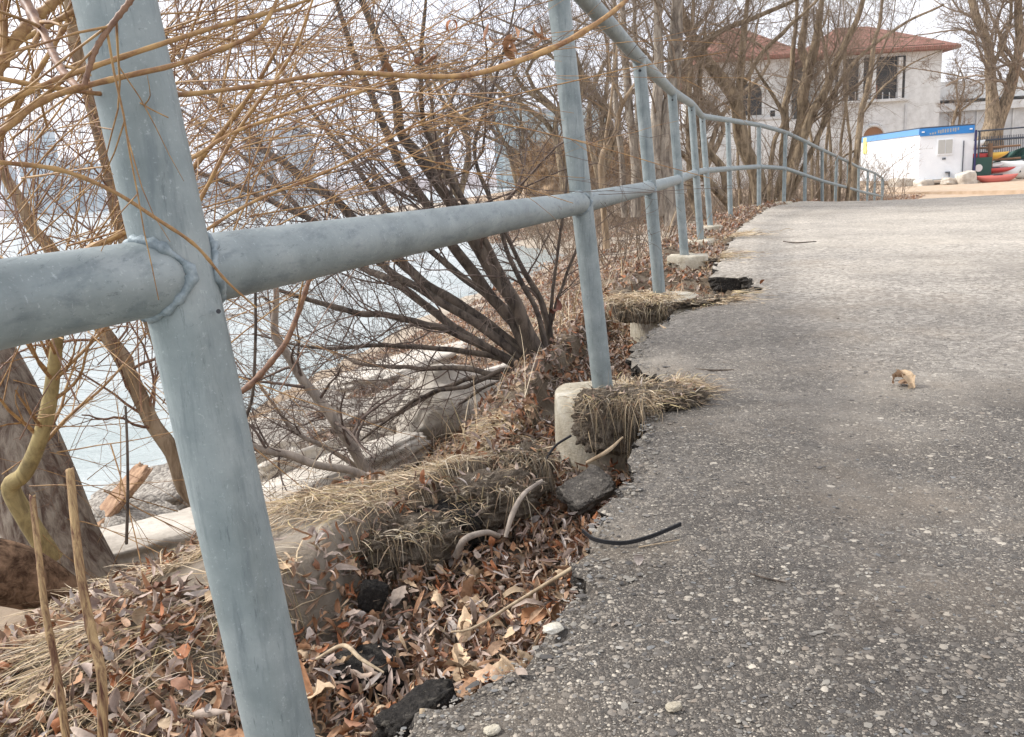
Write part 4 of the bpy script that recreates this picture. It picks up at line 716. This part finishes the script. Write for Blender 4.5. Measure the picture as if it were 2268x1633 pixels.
# trees behind the railing
gt = 'bare trees behind the railing'
TW = lambda a=12, b=7, c=5, L1=(1.2, 3.2), s=1.: [dict(n=a, t=(.3, 1), L=(L1[0]*s, L1[1]*s), ang=(30, 70), up=.08, K=10, rr=.2, wob=.11, sides=5, rmin=.004), dict(n=b, t=(.1, 1), L=(.5*s, 1.4*s), ang=(25, 60), up=.04, K=8, rr=.45, wob=.13, rmin=.0028), dict(n=c, t=(.1, 1), L=(.2*s, .7*s), ang=(25, 65), up=.02, K=5, rr=.5, wob=.16, rmin=.0024)]
trees = [('straight grey tree trunk between the second and third posts, slimmer of the two big ones', B_TREE2, [([(1462, 470), (1454, 387), (1452, 290), (1459, 161), (1457, 0), (1455, -150)], .10)], 11.5, (1460, 470)),
 ('broad grey tree trunk just right of the third post', B_TREE2, [([(1480, 500), (1477, 387), (1483, 258), (1496, 129), (1502, 0), (1510, -150)], .145)], 11.5, (1480, 500)),
 ('slim trunk right of the pale sapling', B_TREE2, [([(1412, 480), (1405, 355), (1393, 226), (1383, 97), (1377, 0), (1370, -120)], .075)], 12.5, (1410, 480)),
 ('thin leaning grey trunk left of its slim neighbour', B_TREE2, [([(1382, 480), (1377, 387), (1364, 193), (1360, 0), (1350, -120)], .055), ([(1400, 470), (1410, 250), (1405, 0), (1410, -100)], .045)], 13.5, (1380, 480)),
 ('thick brown tree leaning left behind the seventh and eighth posts', B_TREE, [([(1697, 465), (1666, 378), (1647, 292), (1634, 229), (1612, 191), (1579, 151), (1561, 128), (1539, 90), (1513, 38), (1490, -40), (1470, -150)], .125), ([(1490, 200), (1504, 160), (1556, 107), (1591, 72), (1661, 43), (1760, 0), (1850, -50)], .06), ([(1634, 229), (1640, 160), (1643, 100), (1655, 20), (1660, -60)], .06), ([(1640, 200), (1690, 120), (1745, 60), (1790, 20), (1850, -40)], .04)], 13.5, (1695, 465)),
 ('big multi-stemmed tree fanning up behind the railing crest', B_TREE, [([(1723, 470), (1752, 378), (1771, 282), (1775, 211), (1791, 150), (1779, 107), (1786, 38), (1790, -60)], .115), ([(1791, 165), (1808, 99), (1817, 38), (1822, -60)], .085), ([(1730, 465), (1770, 330), (1800, 246), (1826, 203), (1852, 142), (1878, 81), (1899, 38), (1925, -50)], .09), ([(1715, 465), (1735, 330), (1744, 229), (1748, 177), (1762, 72), (1766, -50)], .07), ([(1740, 465), (1790, 350), (1830, 260), (1850, 200), (1900, 130), (1990, 60), (2090, 10)], .05), ([(1700, 460), (1712, 330), (1735, 260), (1690, 180), (1660, 130)], .045)], 14.5, (1725, 470)),
 ('slender brown tree directly left of the white cabin', B_TREE, [([(1885, 470), (1895, 380), (1900, 320), (1911, 244), (1929, 145), (1936, 91), (1950, 38), (1960, -60)], .085), ([(1911, 250), (1960, 190), (2020, 140), (2090, 110)], .03), ([(1900, 330), (1850, 360), (1800, 400)], .03)], 20, (1885, 470)),
 ('group of thin upright saplings behind the far railing posts', B_TREE, [([(x_, 470), (x_+rng.normal(0, 5), 330), (x_+rng.normal(0, 12), 180), (x_+rng.normal(0, 25), 20)], .035) for x_ in (1812, 1828, 1845, 1858, 1872, 1798, 1640, 1660)], 17, (1840, 470)),
 ('leaning brown trunks behind the fourth and fifth posts', B_TREE, [([(1640, 490), (1590, 430), (1540, 370), (1500, 330)], .075), ([(1620, 480), (1600, 380), (1560, 310), (1550, 200), (1560, 60)], .07), ([(1560, 500), (1530, 420), (1525, 300), (1530, 120), (1540, -60)], .06)], 12.2, (1600, 490))]
for lab, m_, st, Y, bp in trees:
    small = len(st) > 6
    plant('bare_tree', lab, 'tree', P(*bp, Y), [(PP(p, Y, Y+(.8*rng.random()-.4)), [r*1.0, r*.88, r*.8, r*.66, r*.48, r*.32]) for p, r in st], m_, TW(6 if small else 8 if len(st) > 2 else 12, 8, 8, s=.8 if small else 1.), B_TTW, gt, K=34, sides=16, stemname='trunk', twname='crown')
plant('old_tree', 'big grey double-trunked tree standing behind the white cabin and boat racks', 'tree', P(2205, 330, 46), [(PP([(2200, 330), (2200, 270), (2197, 199), (2193, 145), (2181, 91), (2164, 38), (2145, -40), (2130, -150)], 46), [.6, .42, .27, .25, .23, .2, .16, .1]), (PP([(2212, 330), (2212, 290), (2234, 217), (2250, 127), (2256, 38), (2262, -80)], 46), [.45, .38, .3, .24, .2, .17]), (PP([(2195, 150), (2225, 90), (2240, 20), (2230, -60)], 46), [.12, .1, .08, .05])], B_TREE,
    [dict(n=16, t=(.3, 1), L=(3, 7), ang=(35, 75), up=.03, K=10, rr=.3, wob=.14, sides=5, rmin=.03), dict(n=8, t=(.1, 1), L=(1.2, 3.5), ang=(25, 60), up=.0, K=8, rr=.5, wob=.16, rmin=.014), dict(n=9, t=(.1, 1), L=(.5, 1.8), up=-.02, K=5, rr=.5, wob=.2, rmin=.011)], B_TTW, K=30, sides=20, stemname='trunk', twname='crown')
for i, (x_, y_, Y, h_) in enumerate([(2110, 330, 60, 6), (2290, 330, 50, 9), (1560, 380, 34, 6), (1330, 400, 24, 4.5), (1250, 420, 20, 4), (1150, 430, 30, 4), (1020, 440, 16, 2.8)]):
    c = P(x_, y_, Y); s = h_/6; lab = ['distant bare tree rising behind the white cabin', 'bare tree at the right frame edge behind the boat racks', 'bushy bare tree in front of the left villa wing', 'bare bush on the shore behind the second post', 'brown bush on the shore left of the second post', 'far brown bush on the shore under the glass building', 'low bare bush at the water left of the second post'][i]
    st = [([c, c+np.array([rng.normal(0, .1)*h_, 0, h_*.35]), c+np.array([rng.normal(0, .22)*h_, 0, h_*.7]), c+np.array([rng.normal(0, .35)*h_, 0, h_])], [.02*h_, .015*h_, .01*h_, .004*h_]) for _ in range(6 if i > 1 else 3)]
    plant('bare_bush' if i > 1 else 'bare_tree', lab, 'bush' if i > 1 else 'tree', c, st, B_TREE, [dict(n=14, t=(.15, 1), L=(.8*s, 2.6*s), ang=(30, 70), up=.05, K=8, rr=.35, sides=4, rmin=.005*Y/20), dict(n=8, L=(.4*s, 1.2*s), K=6, rr=.5, rmin=.0035*Y/20), dict(n=6, L=(.15*s, .6*s), K=4, rr=.6, rmin=.003*Y/20)], B_TTW, 'distant bare bushes' if i > 1 else gt, K=16, sides=8, stemname='trunk', twname='crown')
ub = MB(); p = scatter(1500, -1, 17, 12.5, 34, lambda x, y: (x < np.interp(y, EY, EX)-.5) & (x > np.interp(y, SY, SX)+1.5) & (x < .455*y+1)); n = len(p); K = 8
dd = nrm(np.stack([rng.normal(0, .35, n), rng.normal(0, .3, n), np.ones(n)], 1)); l_ = rng.uniform(.5, 2.2, n); ss = np.linspace(0, 1, K); cv = rng.normal(0, .35, (n, 3))
q0 = p[:, None]+dd[:, None]*(ss[None, :, None]*l_[:, None, None])+cv[:, None]*(ss[None, :, None]**2)*l_[:, None, None]*.6; r0_ = rng.uniform(.006, .014, n)[:, None]*np.linspace(1, .4, K)[None]
ub.tubes(q0, r0_, 4); q1 = grow(q0, r0_, 6, (.15, 1), (.3, 1.), (20, 60), .05, 6, .5, .14, rmin=.004); ub.tubes(q1[0], q1[1], 3); q2 = grow(q1[0], q1[1], 4, (.15, 1), (.1, .4), (20, 60), .03, 4, .6, .14, rmin=.003); ub.tubes(q2[0], q2[1], 3)
tag(ub.build('undergrowth', B_TTW, smooth=True), 'thicket of bare brown shoots under the trees behind the railing', 'undergrowth', kind='stuff')
# orange scrub hump on the far shore
V, Q = blob(P(1290, 400, 30), (4.2, 4, 1.9), seed=5, p=2.2, amp=.15, res=30); tag(mesh('hill', V, Q, mat('orange_scrub', m_bark((.20, .13, .08), (.38, .27, .17), 3, 1, .8, .1), rough=1)), kind='structure')
n = 7000; a = rng.uniform(0, 6.28, n); e = rng.random(n)**.5*1.; c = P(1290, 400, 30); p = np.stack([c[0]+2.3*e*np.cos(a), c[1]+2.1*e*np.sin(a), c[2]+.8*np.sqrt(np.clip(1-e*e, 0, 1))], 1); b = MB(); b.add(*blades(p, (.3, 1.0), rng.normal(0, 1, (n, 2)), (.6, 2.0), np.array([(.42, .27, .15), (.34, .23, .14), (.48, .36, .24), (.30, .22, .16)]), w=.008, droop=.4, under=True)); tag(b.build('scrub_grass', GRASSM), 'orange scrub covering the hump on the far shore', 'scrub', kind='stuff')
# ------------------------------------------------------------------ far shore and skyline
HAZ = mat('far_shore', m_bark((.30, .26, .27), (.40, .36, .36), .02, 1, .1, .1), rough=1)
xs_ = np.linspace(-900, 60, 240); b = MB(); V = []
for k, (yy, zz) in enumerate([(760, -1.3), (765, 1), (780, 1), (900, 1.)]):
    V.append(np.stack([xs_, yy+0*xs_, (np.full(240, -1.3) if k == 0 else (11+6*fbm(xs_*.02, 0, 0, 3, 4)+(xs_+400)*.006)*(.6 if k == 1 else 1)-1.3)], 1))
i = np.arange(3)[:, None]*240+np.arange(239)[None]; Q = np.stack([i, i+1, i+241, i+240], -1).reshape(-1, 4); tag(mesh('far_treeline', np.concatenate(V), Q, HAZ), 'low mauve wooded shoreline across the lake', 'treeline', kind='stuff')
def m_glass(c1, c2, fl=3.2, bay=2.5):
    def f(t, b):
        v = coord(t, 'World'); sx = t.nodes.new('ShaderNodeSeparateXYZ'); L(t, v, sx.inputs[0])
        a = math_(t, 'LESS_THAN', math_(t, 'FRACT', math_(t, 'DIVIDE', sx.outputs[2], fl)), .3); c = math_(t, 'LESS_THAN', math_(t, 'FRACT', math_(t, 'DIVIDE', math_(t, 'ADD', sx.outputs[0], sx.outputs[1]), bay)), .25)
        L(t, mixc(t, math_(t, 'MAXIMUM', a, c), c1, c2), b.inputs['Base Color'])
    return f
GL1 = mat('tower_glass', m_glass((.33, .42, .48), (.45, .50, .53), 12, 9), rough=.4); GL2 = mat('tower_concrete', m_glass((.36, .39, .43), (.44, .46, .48), 9, 14), rough=.6)  # pale tower colours carry distance haze, besides the haze volume
tw_ = [(53, 80, 320, 434, 'glass tower, second from the left in the skyline'), (97, 130, 284, 450, 'tallest slim glass tower at the left of the skyline'), (143, 177, 357, 450, 'mid-height glass tower in the left skyline'), (190, 222, 362, 450, 'low glass tower beside the near post'), (434, 548, 388, 436, 'low wide block left of the twin towers'), (552, 604, 280, 430, 'left of the twin grey-blue apartment towers'), (624, 690, 280, 430, 'right, wider one of the twin grey-blue apartment towers'), (10, 35, 370, 450, 'stubby tower at the far left edge')]
for i, (x0, x1, y0, y1, lab) in enumerate(tw_):
    Y = 700.; a = P(x0, y1, Y); c = P(x1, y1, Y); t_ = P((x0+x1)/2, y0, Y); wd = c[0]-a[0]
    root = empty('tower_block', (a[0], Y, -1.3), lab, 'tower', 'skyline towers across the lake'); b = MB(); b.box(((a[0]+c[0])/2, Y+wd/2, (t_[2]-1.3)/2), (wd, wd, t_[2]+1.3)); b.build('tower_body', GL1 if i < 4 else GL2, root)
    b = MB(); b.box(((a[0]+c[0])/2, Y+wd/2, t_[2]+1.6), (wd*.6, wd*.6, 3)); b.build('roof_plant', GL2, root)
for x0, x1, y0, Y, lab in [(1100, 1175, 234, 260, 'tall glass end of the waterfront building seen through twigs'), (1175, 1345, 246, 270, 'long blue glass waterfront building behind the second post')]:
    a = P(x0, 400, Y); c = P(x1, 400, Y); t_ = P((x0+x1)/2, y0, Y); root = empty('glass_building', (a[0], Y, -.6), lab, 'building'); b = MB(); b.box(((a[0]+c[0])/2, Y+10, (t_[2]-.6)/2), (c[0]-a[0], 20, t_[2]+.6)); b.build('facade', mat('pale_glass', m_glass((.30, .39, .43), (.42, .5, .52), 3.4, 3), rough=.35), root)
    b = MB(); b.box(((a[0]+c[0])/2, Y+10, t_[2]+.5), (c[0]-a[0]+1, 21, 1)); b.build('roof', GL2, root)
# ------------------------------------------------------------------ white villa with red roofs
STUC = mat('white_stucco', m_conc((.58, .59, .59), (.61, .62, .61), (.64, .65, .64), .12), rough=.9); STUC2 = mat('grey_stucco', m_conc((.50, .51, .52), (.53, .54, .54), (.56, .57, .56), .12), rough=.9)
def m_tile(t, b):
    v = coord(t, 'World'); wv = N(t, 'ShaderNodeTexWave', Scale=2.2, Distortion=.6); L(t, v, wv.inputs['Vector']); n = noise(t, v, 2, 6)
    c = ramp(t, n, [(.3, (.25, .105, .075)), (.7, (.37, .18, .13))]); L(t, mixc(t, .3, c, wv.outputs[0], 'MULTIPLY'), b.inputs['Base Color']); bump(t, b, wv.outputs[0], .6, .1)
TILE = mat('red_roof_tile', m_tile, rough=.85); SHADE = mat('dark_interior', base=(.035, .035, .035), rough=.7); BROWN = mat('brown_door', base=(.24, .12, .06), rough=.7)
def wallbox(root, x0, x1, ytop, Y, depth, zb=-.8, name='wall', mt=None):
    a = P(x0, 300, Y); c = P(x1, 300, Y); zt = P((x0+x1)/2, ytop, Y)[2]; b = MB(); b.box(((a[0]+c[0])/2, Y+depth/2, (zt+zb)/2), (c[0]-a[0], depth, zt-zb)); b.build(name, mt or STUC, root); return a[0], c[0], zt
def hip(root, x0, x1, y0, y1, z0, h, ov=.9, rl=.4):
    x0 -= ov; x1 += ov; y0 -= ov; y1 += ov; cx = (x0+x1)/2; cy = (y0+y1)/2; r = (x1-x0)*rl/2
    V = [(x0, y0, z0), (x1, y0, z0), (x1, y1, z0), (x0, y1, z0), (cx-r, cy, z0+h), (cx+r, cy, z0+h), (x0, y0, z0-.25), (x1, y0, z0-.25), (x1, y1, z0-.25), (x0, y1, z0-.25)]
    mesh('roof', V, [[0, 1, 5, 4], [1, 2, 5], [2, 3, 4, 5], [3, 0, 4], [6, 7, 1, 0], [7, 8, 2, 1], [8, 9, 3, 2], [9, 6, 0, 3], [9, 8, 7, 6]], TILE, root, None, False)
def arch(root, x0, x1, ytop, ybot, Y, mt, name='arched_window', n=16):
    a = P(x0, ybot, Y-.06); c = P(x1, ybot, Y-.06); zt = P((x0+x1)/2, ytop, Y)[2]; zb = P((x0+x1)/2, ybot, Y)[2]; r = (c[0]-a[0])/2; cx = (a[0]+c[0])/2; th = np.linspace(0, np.pi, n); r2 = min(r, zt-zb)
    pts = [(cx+r, zb)]+[(cx+r*math.cos(t), zt-r2+r2*math.sin(t)) for t in th]+[(cx-r, zb)]; m_ = len(pts); V = [(p[0], Y-.06, p[1]) for p in pts]+[(p[0], Y+.3, p[1]) for p in pts]
    o = mesh(name, V, [list(range(m_))]+[[i, (i+1) % m_, m_+(i+1) % m_, m_+i] for i in range(m_)], mt, root, None, False)
    q = np.array([(p[0], Y-.08, p[1]) for p in pts]); mesh('arch_trim', *tubes(q, np.full(m_, .13), 6), STUC, root)
def rect(root, x0, x1, y0, y1, Y, mt, name='window', d=.12, out=.05):
    a = P(x0, (y0+y1)/2, Y); c = P(x1, (y0+y1)/2, Y); z0 = P((x0+x1)/2, y1, Y)[2]; z1 = P((x0+x1)/2, y0, Y)[2]; b = MB(); b.box(((a[0]+c[0])/2, Y-out+d/2, (z0+z1)/2), (c[0]-a[0], d, z1-z0)); return b.build(name, mt, root)
HY = 72.
v1 = empty('villa', P(1660, 380, HY+3), 'left wing of the white villa with a red hipped roof and big dark arched opening', 'building')
a, c, zt = wallbox(v1, 1572, 1752, 128, HY+3, 11); hip(v1, a, c, HY+3, HY+14, zt, 3.3, 1.0, .15)
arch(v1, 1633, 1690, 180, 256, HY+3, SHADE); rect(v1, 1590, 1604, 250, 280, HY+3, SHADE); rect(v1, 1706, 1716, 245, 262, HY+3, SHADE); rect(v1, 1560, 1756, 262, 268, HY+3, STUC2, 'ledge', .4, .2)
rect(v1, 1508, 1527, 170, 228, HY+3, TILE, 'red_chimney', 1.2, 0)
v2 = empty('villa', P(1950, 380, HY), 'main block of the white villa with open loggia, columns and wide red hipped roof', 'building')
a, c, zt = wallbox(v2, 1832, 2078, 112, HY, 14); hip(v2, a, c, HY, HY+14, zt, 3.0, 1.0, .25)
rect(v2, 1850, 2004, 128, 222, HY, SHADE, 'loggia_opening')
for x_ in (1856, 1900, 1928, 1986): rect(v2, x_, x_+9, 128, 222, HY, STUC, 'column', .35, .3)
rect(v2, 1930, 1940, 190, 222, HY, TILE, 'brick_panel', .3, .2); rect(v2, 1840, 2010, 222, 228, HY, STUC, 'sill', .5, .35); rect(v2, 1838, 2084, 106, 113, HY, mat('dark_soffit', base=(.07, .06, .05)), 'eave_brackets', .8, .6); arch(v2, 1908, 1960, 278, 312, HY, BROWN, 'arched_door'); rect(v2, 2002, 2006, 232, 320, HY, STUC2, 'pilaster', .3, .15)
for i in range(9): rect(v2, 1862+i*15, 1863.5+i*15, 205, 222, HY, STUC2, 'baluster', .1, .2)
v3 = empty('long_hall', P(2180, 330, 78), 'long low white hall behind the big grey tree', 'building'); a, c, zt = wallbox(v3, 2062, 2420, 232, 78, 12, mt=STUC2); rect(v3, 2062, 2420, 222, 240, 78, STUC, 'cornice', .8, .5); b = MB(); b.box(((a+c)/2, 88, zt+1.6), (c-a, 18, 1.6)); b.build('roof_parapet', STUC, v3)
for x_ in (2100, 2160, 2240): rect(v3, x_, x_+3, 240, 320, 78, STUC, 'pilaster', .3, .15)
bl = empty('balustrade', P(1700, 400, 55), 'bright white low wall with openings in front of the villa', 'wall'); wallbox(bl, 1500, 1905, 268, 56, .4, mt=STUC)
for i in range(9): rect(bl, 1560+i*36, 1572+i*36, 312, 352, 56, STUC2, 'opening', .3, .02)
# ------------------------------------------------------------------ white cabin
WH = mat('white_siding', lambda t, b: (lambda v: (L(t, ramp(t, noise(t, v, 1.5), [(.3, (.70, .73, .76)), (.7, (.80, .82, .84))]), b.inputs['Base Color']), bump(t, b, N(t, 'ShaderNodeTexWave', Scale=3.).outputs[0], .1, .01)))(coord(t, 'World')), rough=.5)
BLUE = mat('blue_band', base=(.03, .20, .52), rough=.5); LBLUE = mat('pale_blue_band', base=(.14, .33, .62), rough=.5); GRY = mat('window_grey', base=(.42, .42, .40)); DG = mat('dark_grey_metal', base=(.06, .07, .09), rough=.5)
A = P(2033, 401, 41.); Bc = P(2152, 394, 40.2); Cc = P(1905, 399, 49.)
zb = A[2]; H = P(2033, 286, 41.)[2]-zb; cab = empty('cabin', A, 'white site cabin with a blue top band standing on concrete blocks', 'cabin')
foot = [A[:2], Bc[:2], Bc[:2]+(Cc-A)[:2], Cc[:2]]; b = MB(); b.prism(foot, zb, zb+H*.80); b.build('wall', WH, cab)
def face(p0, p1, z0, z1, mt, name, off=.03):
    p0 = np.array(p0); p1 = np.array(p1); d = nrm(p1-p0); nn = np.array([d[1], -d[0]]); q0 = p0+nn*off; q1 = p1+nn*off; b = MB(); b.prism([p0-nn*.001, q0, q1, p1-nn*.001], z0, z1); return b.build(name, mt, cab)
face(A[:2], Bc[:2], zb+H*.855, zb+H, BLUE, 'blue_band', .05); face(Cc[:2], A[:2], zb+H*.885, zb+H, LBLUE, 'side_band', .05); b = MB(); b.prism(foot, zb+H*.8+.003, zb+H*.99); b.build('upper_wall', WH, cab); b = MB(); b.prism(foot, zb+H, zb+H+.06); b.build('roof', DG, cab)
ab = (Bc-A)[:2]
def on(u): return A[:2]+ab*u
face(on(.33), on(.63), zb+H*.47, zb+H*.78, WH, 'window_frame', .06); face(on(.35), on(.475), zb+H*.5, zb+H*.76, GRY, 'window_pane', .08); face(on(.49), on(.61), zb+H*.5, zb+H*.76, GRY, 'window_pane', .08); face(on(.81), on(.825), zb+.02, zb+H*.72, DG, 'conduit', .08); face(on(.44), on(.46), zb+H*.38, zb+H*.42, DG, 'vent', .05); face(on(.47), on(.5), zb+H*.385, zb+H*.42, DG, 'vent', .05)
face(on(.57), on(.585), zb-.3, zb+H*.14, DG, 'bent_pipe', .2); face(on(.5), on(.585), zb+H*.13, zb+H*.15, DG, 'pipe_arm', .2); face(on(-.0), on(1.), zb-.02, zb+.04, GRY, 'skirt', .07)
GOLD = mat('sign_lettering', base=(.30, .32, .33), rough=.6)
for u, z0, z1 in [(.18, .835, .875), (.225, .835, .885), (.27, .84, .895), (.33, .86, .93), (.37, .845, .93), (.41, .86, .95), (.455, .86, .95), (.5, .865, .95), (.55, .865, .955), (.6, .88, .96), (.64, .87, .96), (.69, .9, .965)]: face(on(u), on(u+.028), zb+H*(.875+(z0-.835)*.75), zb+H*(.875+(z1-.835)*.8), GOLD, 'sign_letter', .055)
for u in (.03, .91): face(on(u), on(u+.05), zb+H*.92, zb+H*.945, WH, 'band_light', .1)
ca = (Cc-A)[:2]; face(A[:2]+ca*.94, A[:2]+ca*.88, zb+H*.62, zb+H*.98, mat('mural_yellow', base=(.75, .70, .25)), 'painted_figure', .055)
for i, (px, py, Y, sz, rz, lab) in enumerate([(2000, 413, 41.5, (1.3, .8, .75), 5, 'large white concrete block under the left corner of the cabin'), (2045, 413, 40.6, (.75, .7, .6), 0, 'concrete block under the near corner of the cabin'), (2110, 404, 39.8, (.9, .6, .35), 10, 'flat stone pile in front of the cabin'), (2140, 399, 39.4, (.75, .6, .75), -12, 'tall pale concrete block at the right corner of the cabin')]):
    tag(mesh('concrete_block', *blob(P(px, py, Y), sz, (0, rz, 10), seed=i+40, p=7, amp=.06, res=14), SLAB), lab, 'concrete block', 'concrete blocks around the cabin')
# ------------------------------------------------------------------ boat racks, boats, fence
def hull(name, x0, x1, py, Y, hh, mt, label, cat='kayak', mt2=None, rz=0, zoff=0):
    a = P(x0, py, Y); c = P(x1, py, Y); n = 24; s = np.linspace(-1, 1, n); Lg = (c[0]-a[0])/2; cx = (a+c)/2; V = []; m_ = 14; th = np.linspace(0, 2*np.pi, m_, endpoint=False)
    for u in s:
        w = max(.02, (1-abs(u)**2.4)**.8); V.append(np.stack([np.full(m_, cx[0]+u*Lg), cx[1]+.32*w*np.cos(th), cx[2]+zoff+hh*.5*w*np.sin(th)*np.where(np.sin(th) > 0, .7, 1)+hh*.35*abs(u)**3], 1))
    V = np.concatenate(V); i = np.arange(n-1)[:, None]*m_; j = np.arange(m_)[None]; Q = np.stack([i+j, i+(j+1) % m_, i+m_+(j+1) % m_, i+m_+j], -1).reshape(-1, 4)
    root = empty(name, cx, label, cat, 'boats on the racks'); k = int(.55*(n-1))*m_
    if mt2 is not None: nk = Q[:k].max()+1; n2 = Q[k:].min(); mesh('hull', V[:nk], Q[:k], mt, root); mesh('hull_tip', V[n2:], Q[k:]-n2, mt2, root)
    else: mesh('hull', V, Q, mt, root)
    cp = MB(); cp.box((cx[0], cx[1], cx[2]+zoff+hh*.36), (Lg*.4, .3, .06)); cp.build('cockpit', DG, root); return root
RED = mat('red_plastic', base=(.50, .05, .04), rough=.35); YEL = mat('yellow_plastic', base=(.62, .38, .05), rough=.35); WHT = mat('white_fibreglass', base=(.68, .68, .66), rough=.35); PINK = mat('faded_red', base=(.50, .13, .10), rough=.5); TARP = mat('green_tarp', base=(.02, .07, .055), rough=.5)
hull('kayak', 2120, 2182, 320, 41, .5, WHT, 'white kayak on the top of the rack beside the cabin'); hull('kayak', 2128, 2235, 346, 41, .45, RED, 'red kayak with a yellow tip on the middle rack', mt2=YEL)
hull('kayak', 2150, 2225, 368, 41, .3, WHT, 'slim white kayak under the red and yellow one'); hull('kayak', 2150, 2250, 377, 40.5, .3, RED, 'slim red kayak on the lower rack'); hull('dinghy', 2175, 2262, 385, 41, .8, WHT, 'white upturned dinghy on the ground', 'dinghy'); hull('dinghy', 2215, 2330, 372, 42, 1.1, WHT, 'wrapped white boat at the right edge', 'dinghy'); hull('kayak', 2158, 2255, 396, 39.5, .5, PINK, 'faded red upturned kayak on the sand')
rk = empty('boat_rack', P(2200, 400, 42), 'wooden rack post and dark rails holding the kayaks', 'rack'); RW = mat('rack_wood', base=(.20, .12, .07))
def bar(root, x0, y0, x1, y1, Y, r, mt, name): q = np.array([P(x0, y0, Y), P(x1, y1, Y)]); return mesh(name, *tubes(q, np.array([r, r]), 6), mt, root)
bar(rk, 2194, 318, 2192, 400, 40.6, .12, RW, 'rack_post'); bar(rk, 2150, 330, 2260, 322, 41, .05, RW, 'rack_rail'); bar(rk, 2150, 358, 2260, 350, 41, .05, RW, 'rack_rail'); bar(rk, 2150, 385, 2260, 380, 41, .05, DG, 'rack_rail')
fn = empty('iron_fence', P(2210, 350, 43), 'black iron fence and gate posts behind the kayaks', 'fence')
bar(fn, 2162, 288, 2157, 405, 40, .055, mat('navy_post', base=(.03, .03, .09)), 'gate_post'); bar(fn, 2170, 290, 2164, 400, 40.2, .05, DG, 'gate_post'); bar(fn, 2166, 291, 2330, 277, 44, .04, DG, 'top_rail'); bar(fn, 2170, 312, 2330, 300, 44, .05, DG, 'rail'); bar(fn, 2170, 345, 2330, 338, 44, .05, DG, 'rail')
for i in range(40): x_ = 2172+i*4; bar(fn, x_, 304-i*.3, x_, 345-i*.2, 44, .02, DG, 'picket')
V = []; n = 20
for j in range(8):
    for i in range(n): u = i/(n-1); w_ = j/7; V.append(P(2195+u*110, 362-u*55*(1-w_)-w_*0-4*math.sin(u*5), 42.4+.25*math.sin(i*1.1+j)+.1*w_))
i = np.arange(7)[:, None]*n+np.arange(n-1)[None]; tag(mesh('tarpaulin', V, np.stack([i, i+1, i+n+1, i+n], -1).reshape(-1, 4), TARP), 'dark green tarpaulin draped over the boat rack', 'tarpaulin')
bn = empty('bin', P(2170, 385, 40.3), 'dark green bin with a round pale emblem below the kayaks', 'bin'); b = MB(); c = P(2172, 372, 40.3); b.box(c, (.75, .5, .95)); b.build('bin_body', TARP, bn); q = np.array([c+[-.25, -.26, .0], c+[-.25, -.3, .0]]); V, Q = tubes(q, np.array([.17, .17]), 20); b = MB(); b.add(V, Q); b.add(V[20:], np.arange(20)[None]); b.build('emblem', WHT, bn)

# ------------------------------------------------------------------ air between here and the far shore
hz = MB(); hz.box((0, 2400, 20), (6400, 5400, 64)); hm = bpy.data.materials.new('haze_air'); hm.use_nodes = True; t = hm.node_tree; t.nodes.clear()
o_ = t.nodes.new('ShaderNodeOutputMaterial'); pv = t.nodes.new('ShaderNodeVolumePrincipled'); pv.inputs['Density'].default_value = .00032; pv.inputs['Color'].default_value = (.86, .9, .96, 1); L(t, pv.outputs[0], o_.inputs['Volume'])
tag(hz.build('haze', hm), 'thin pale haze over the lake', 'haze', kind='stuff')
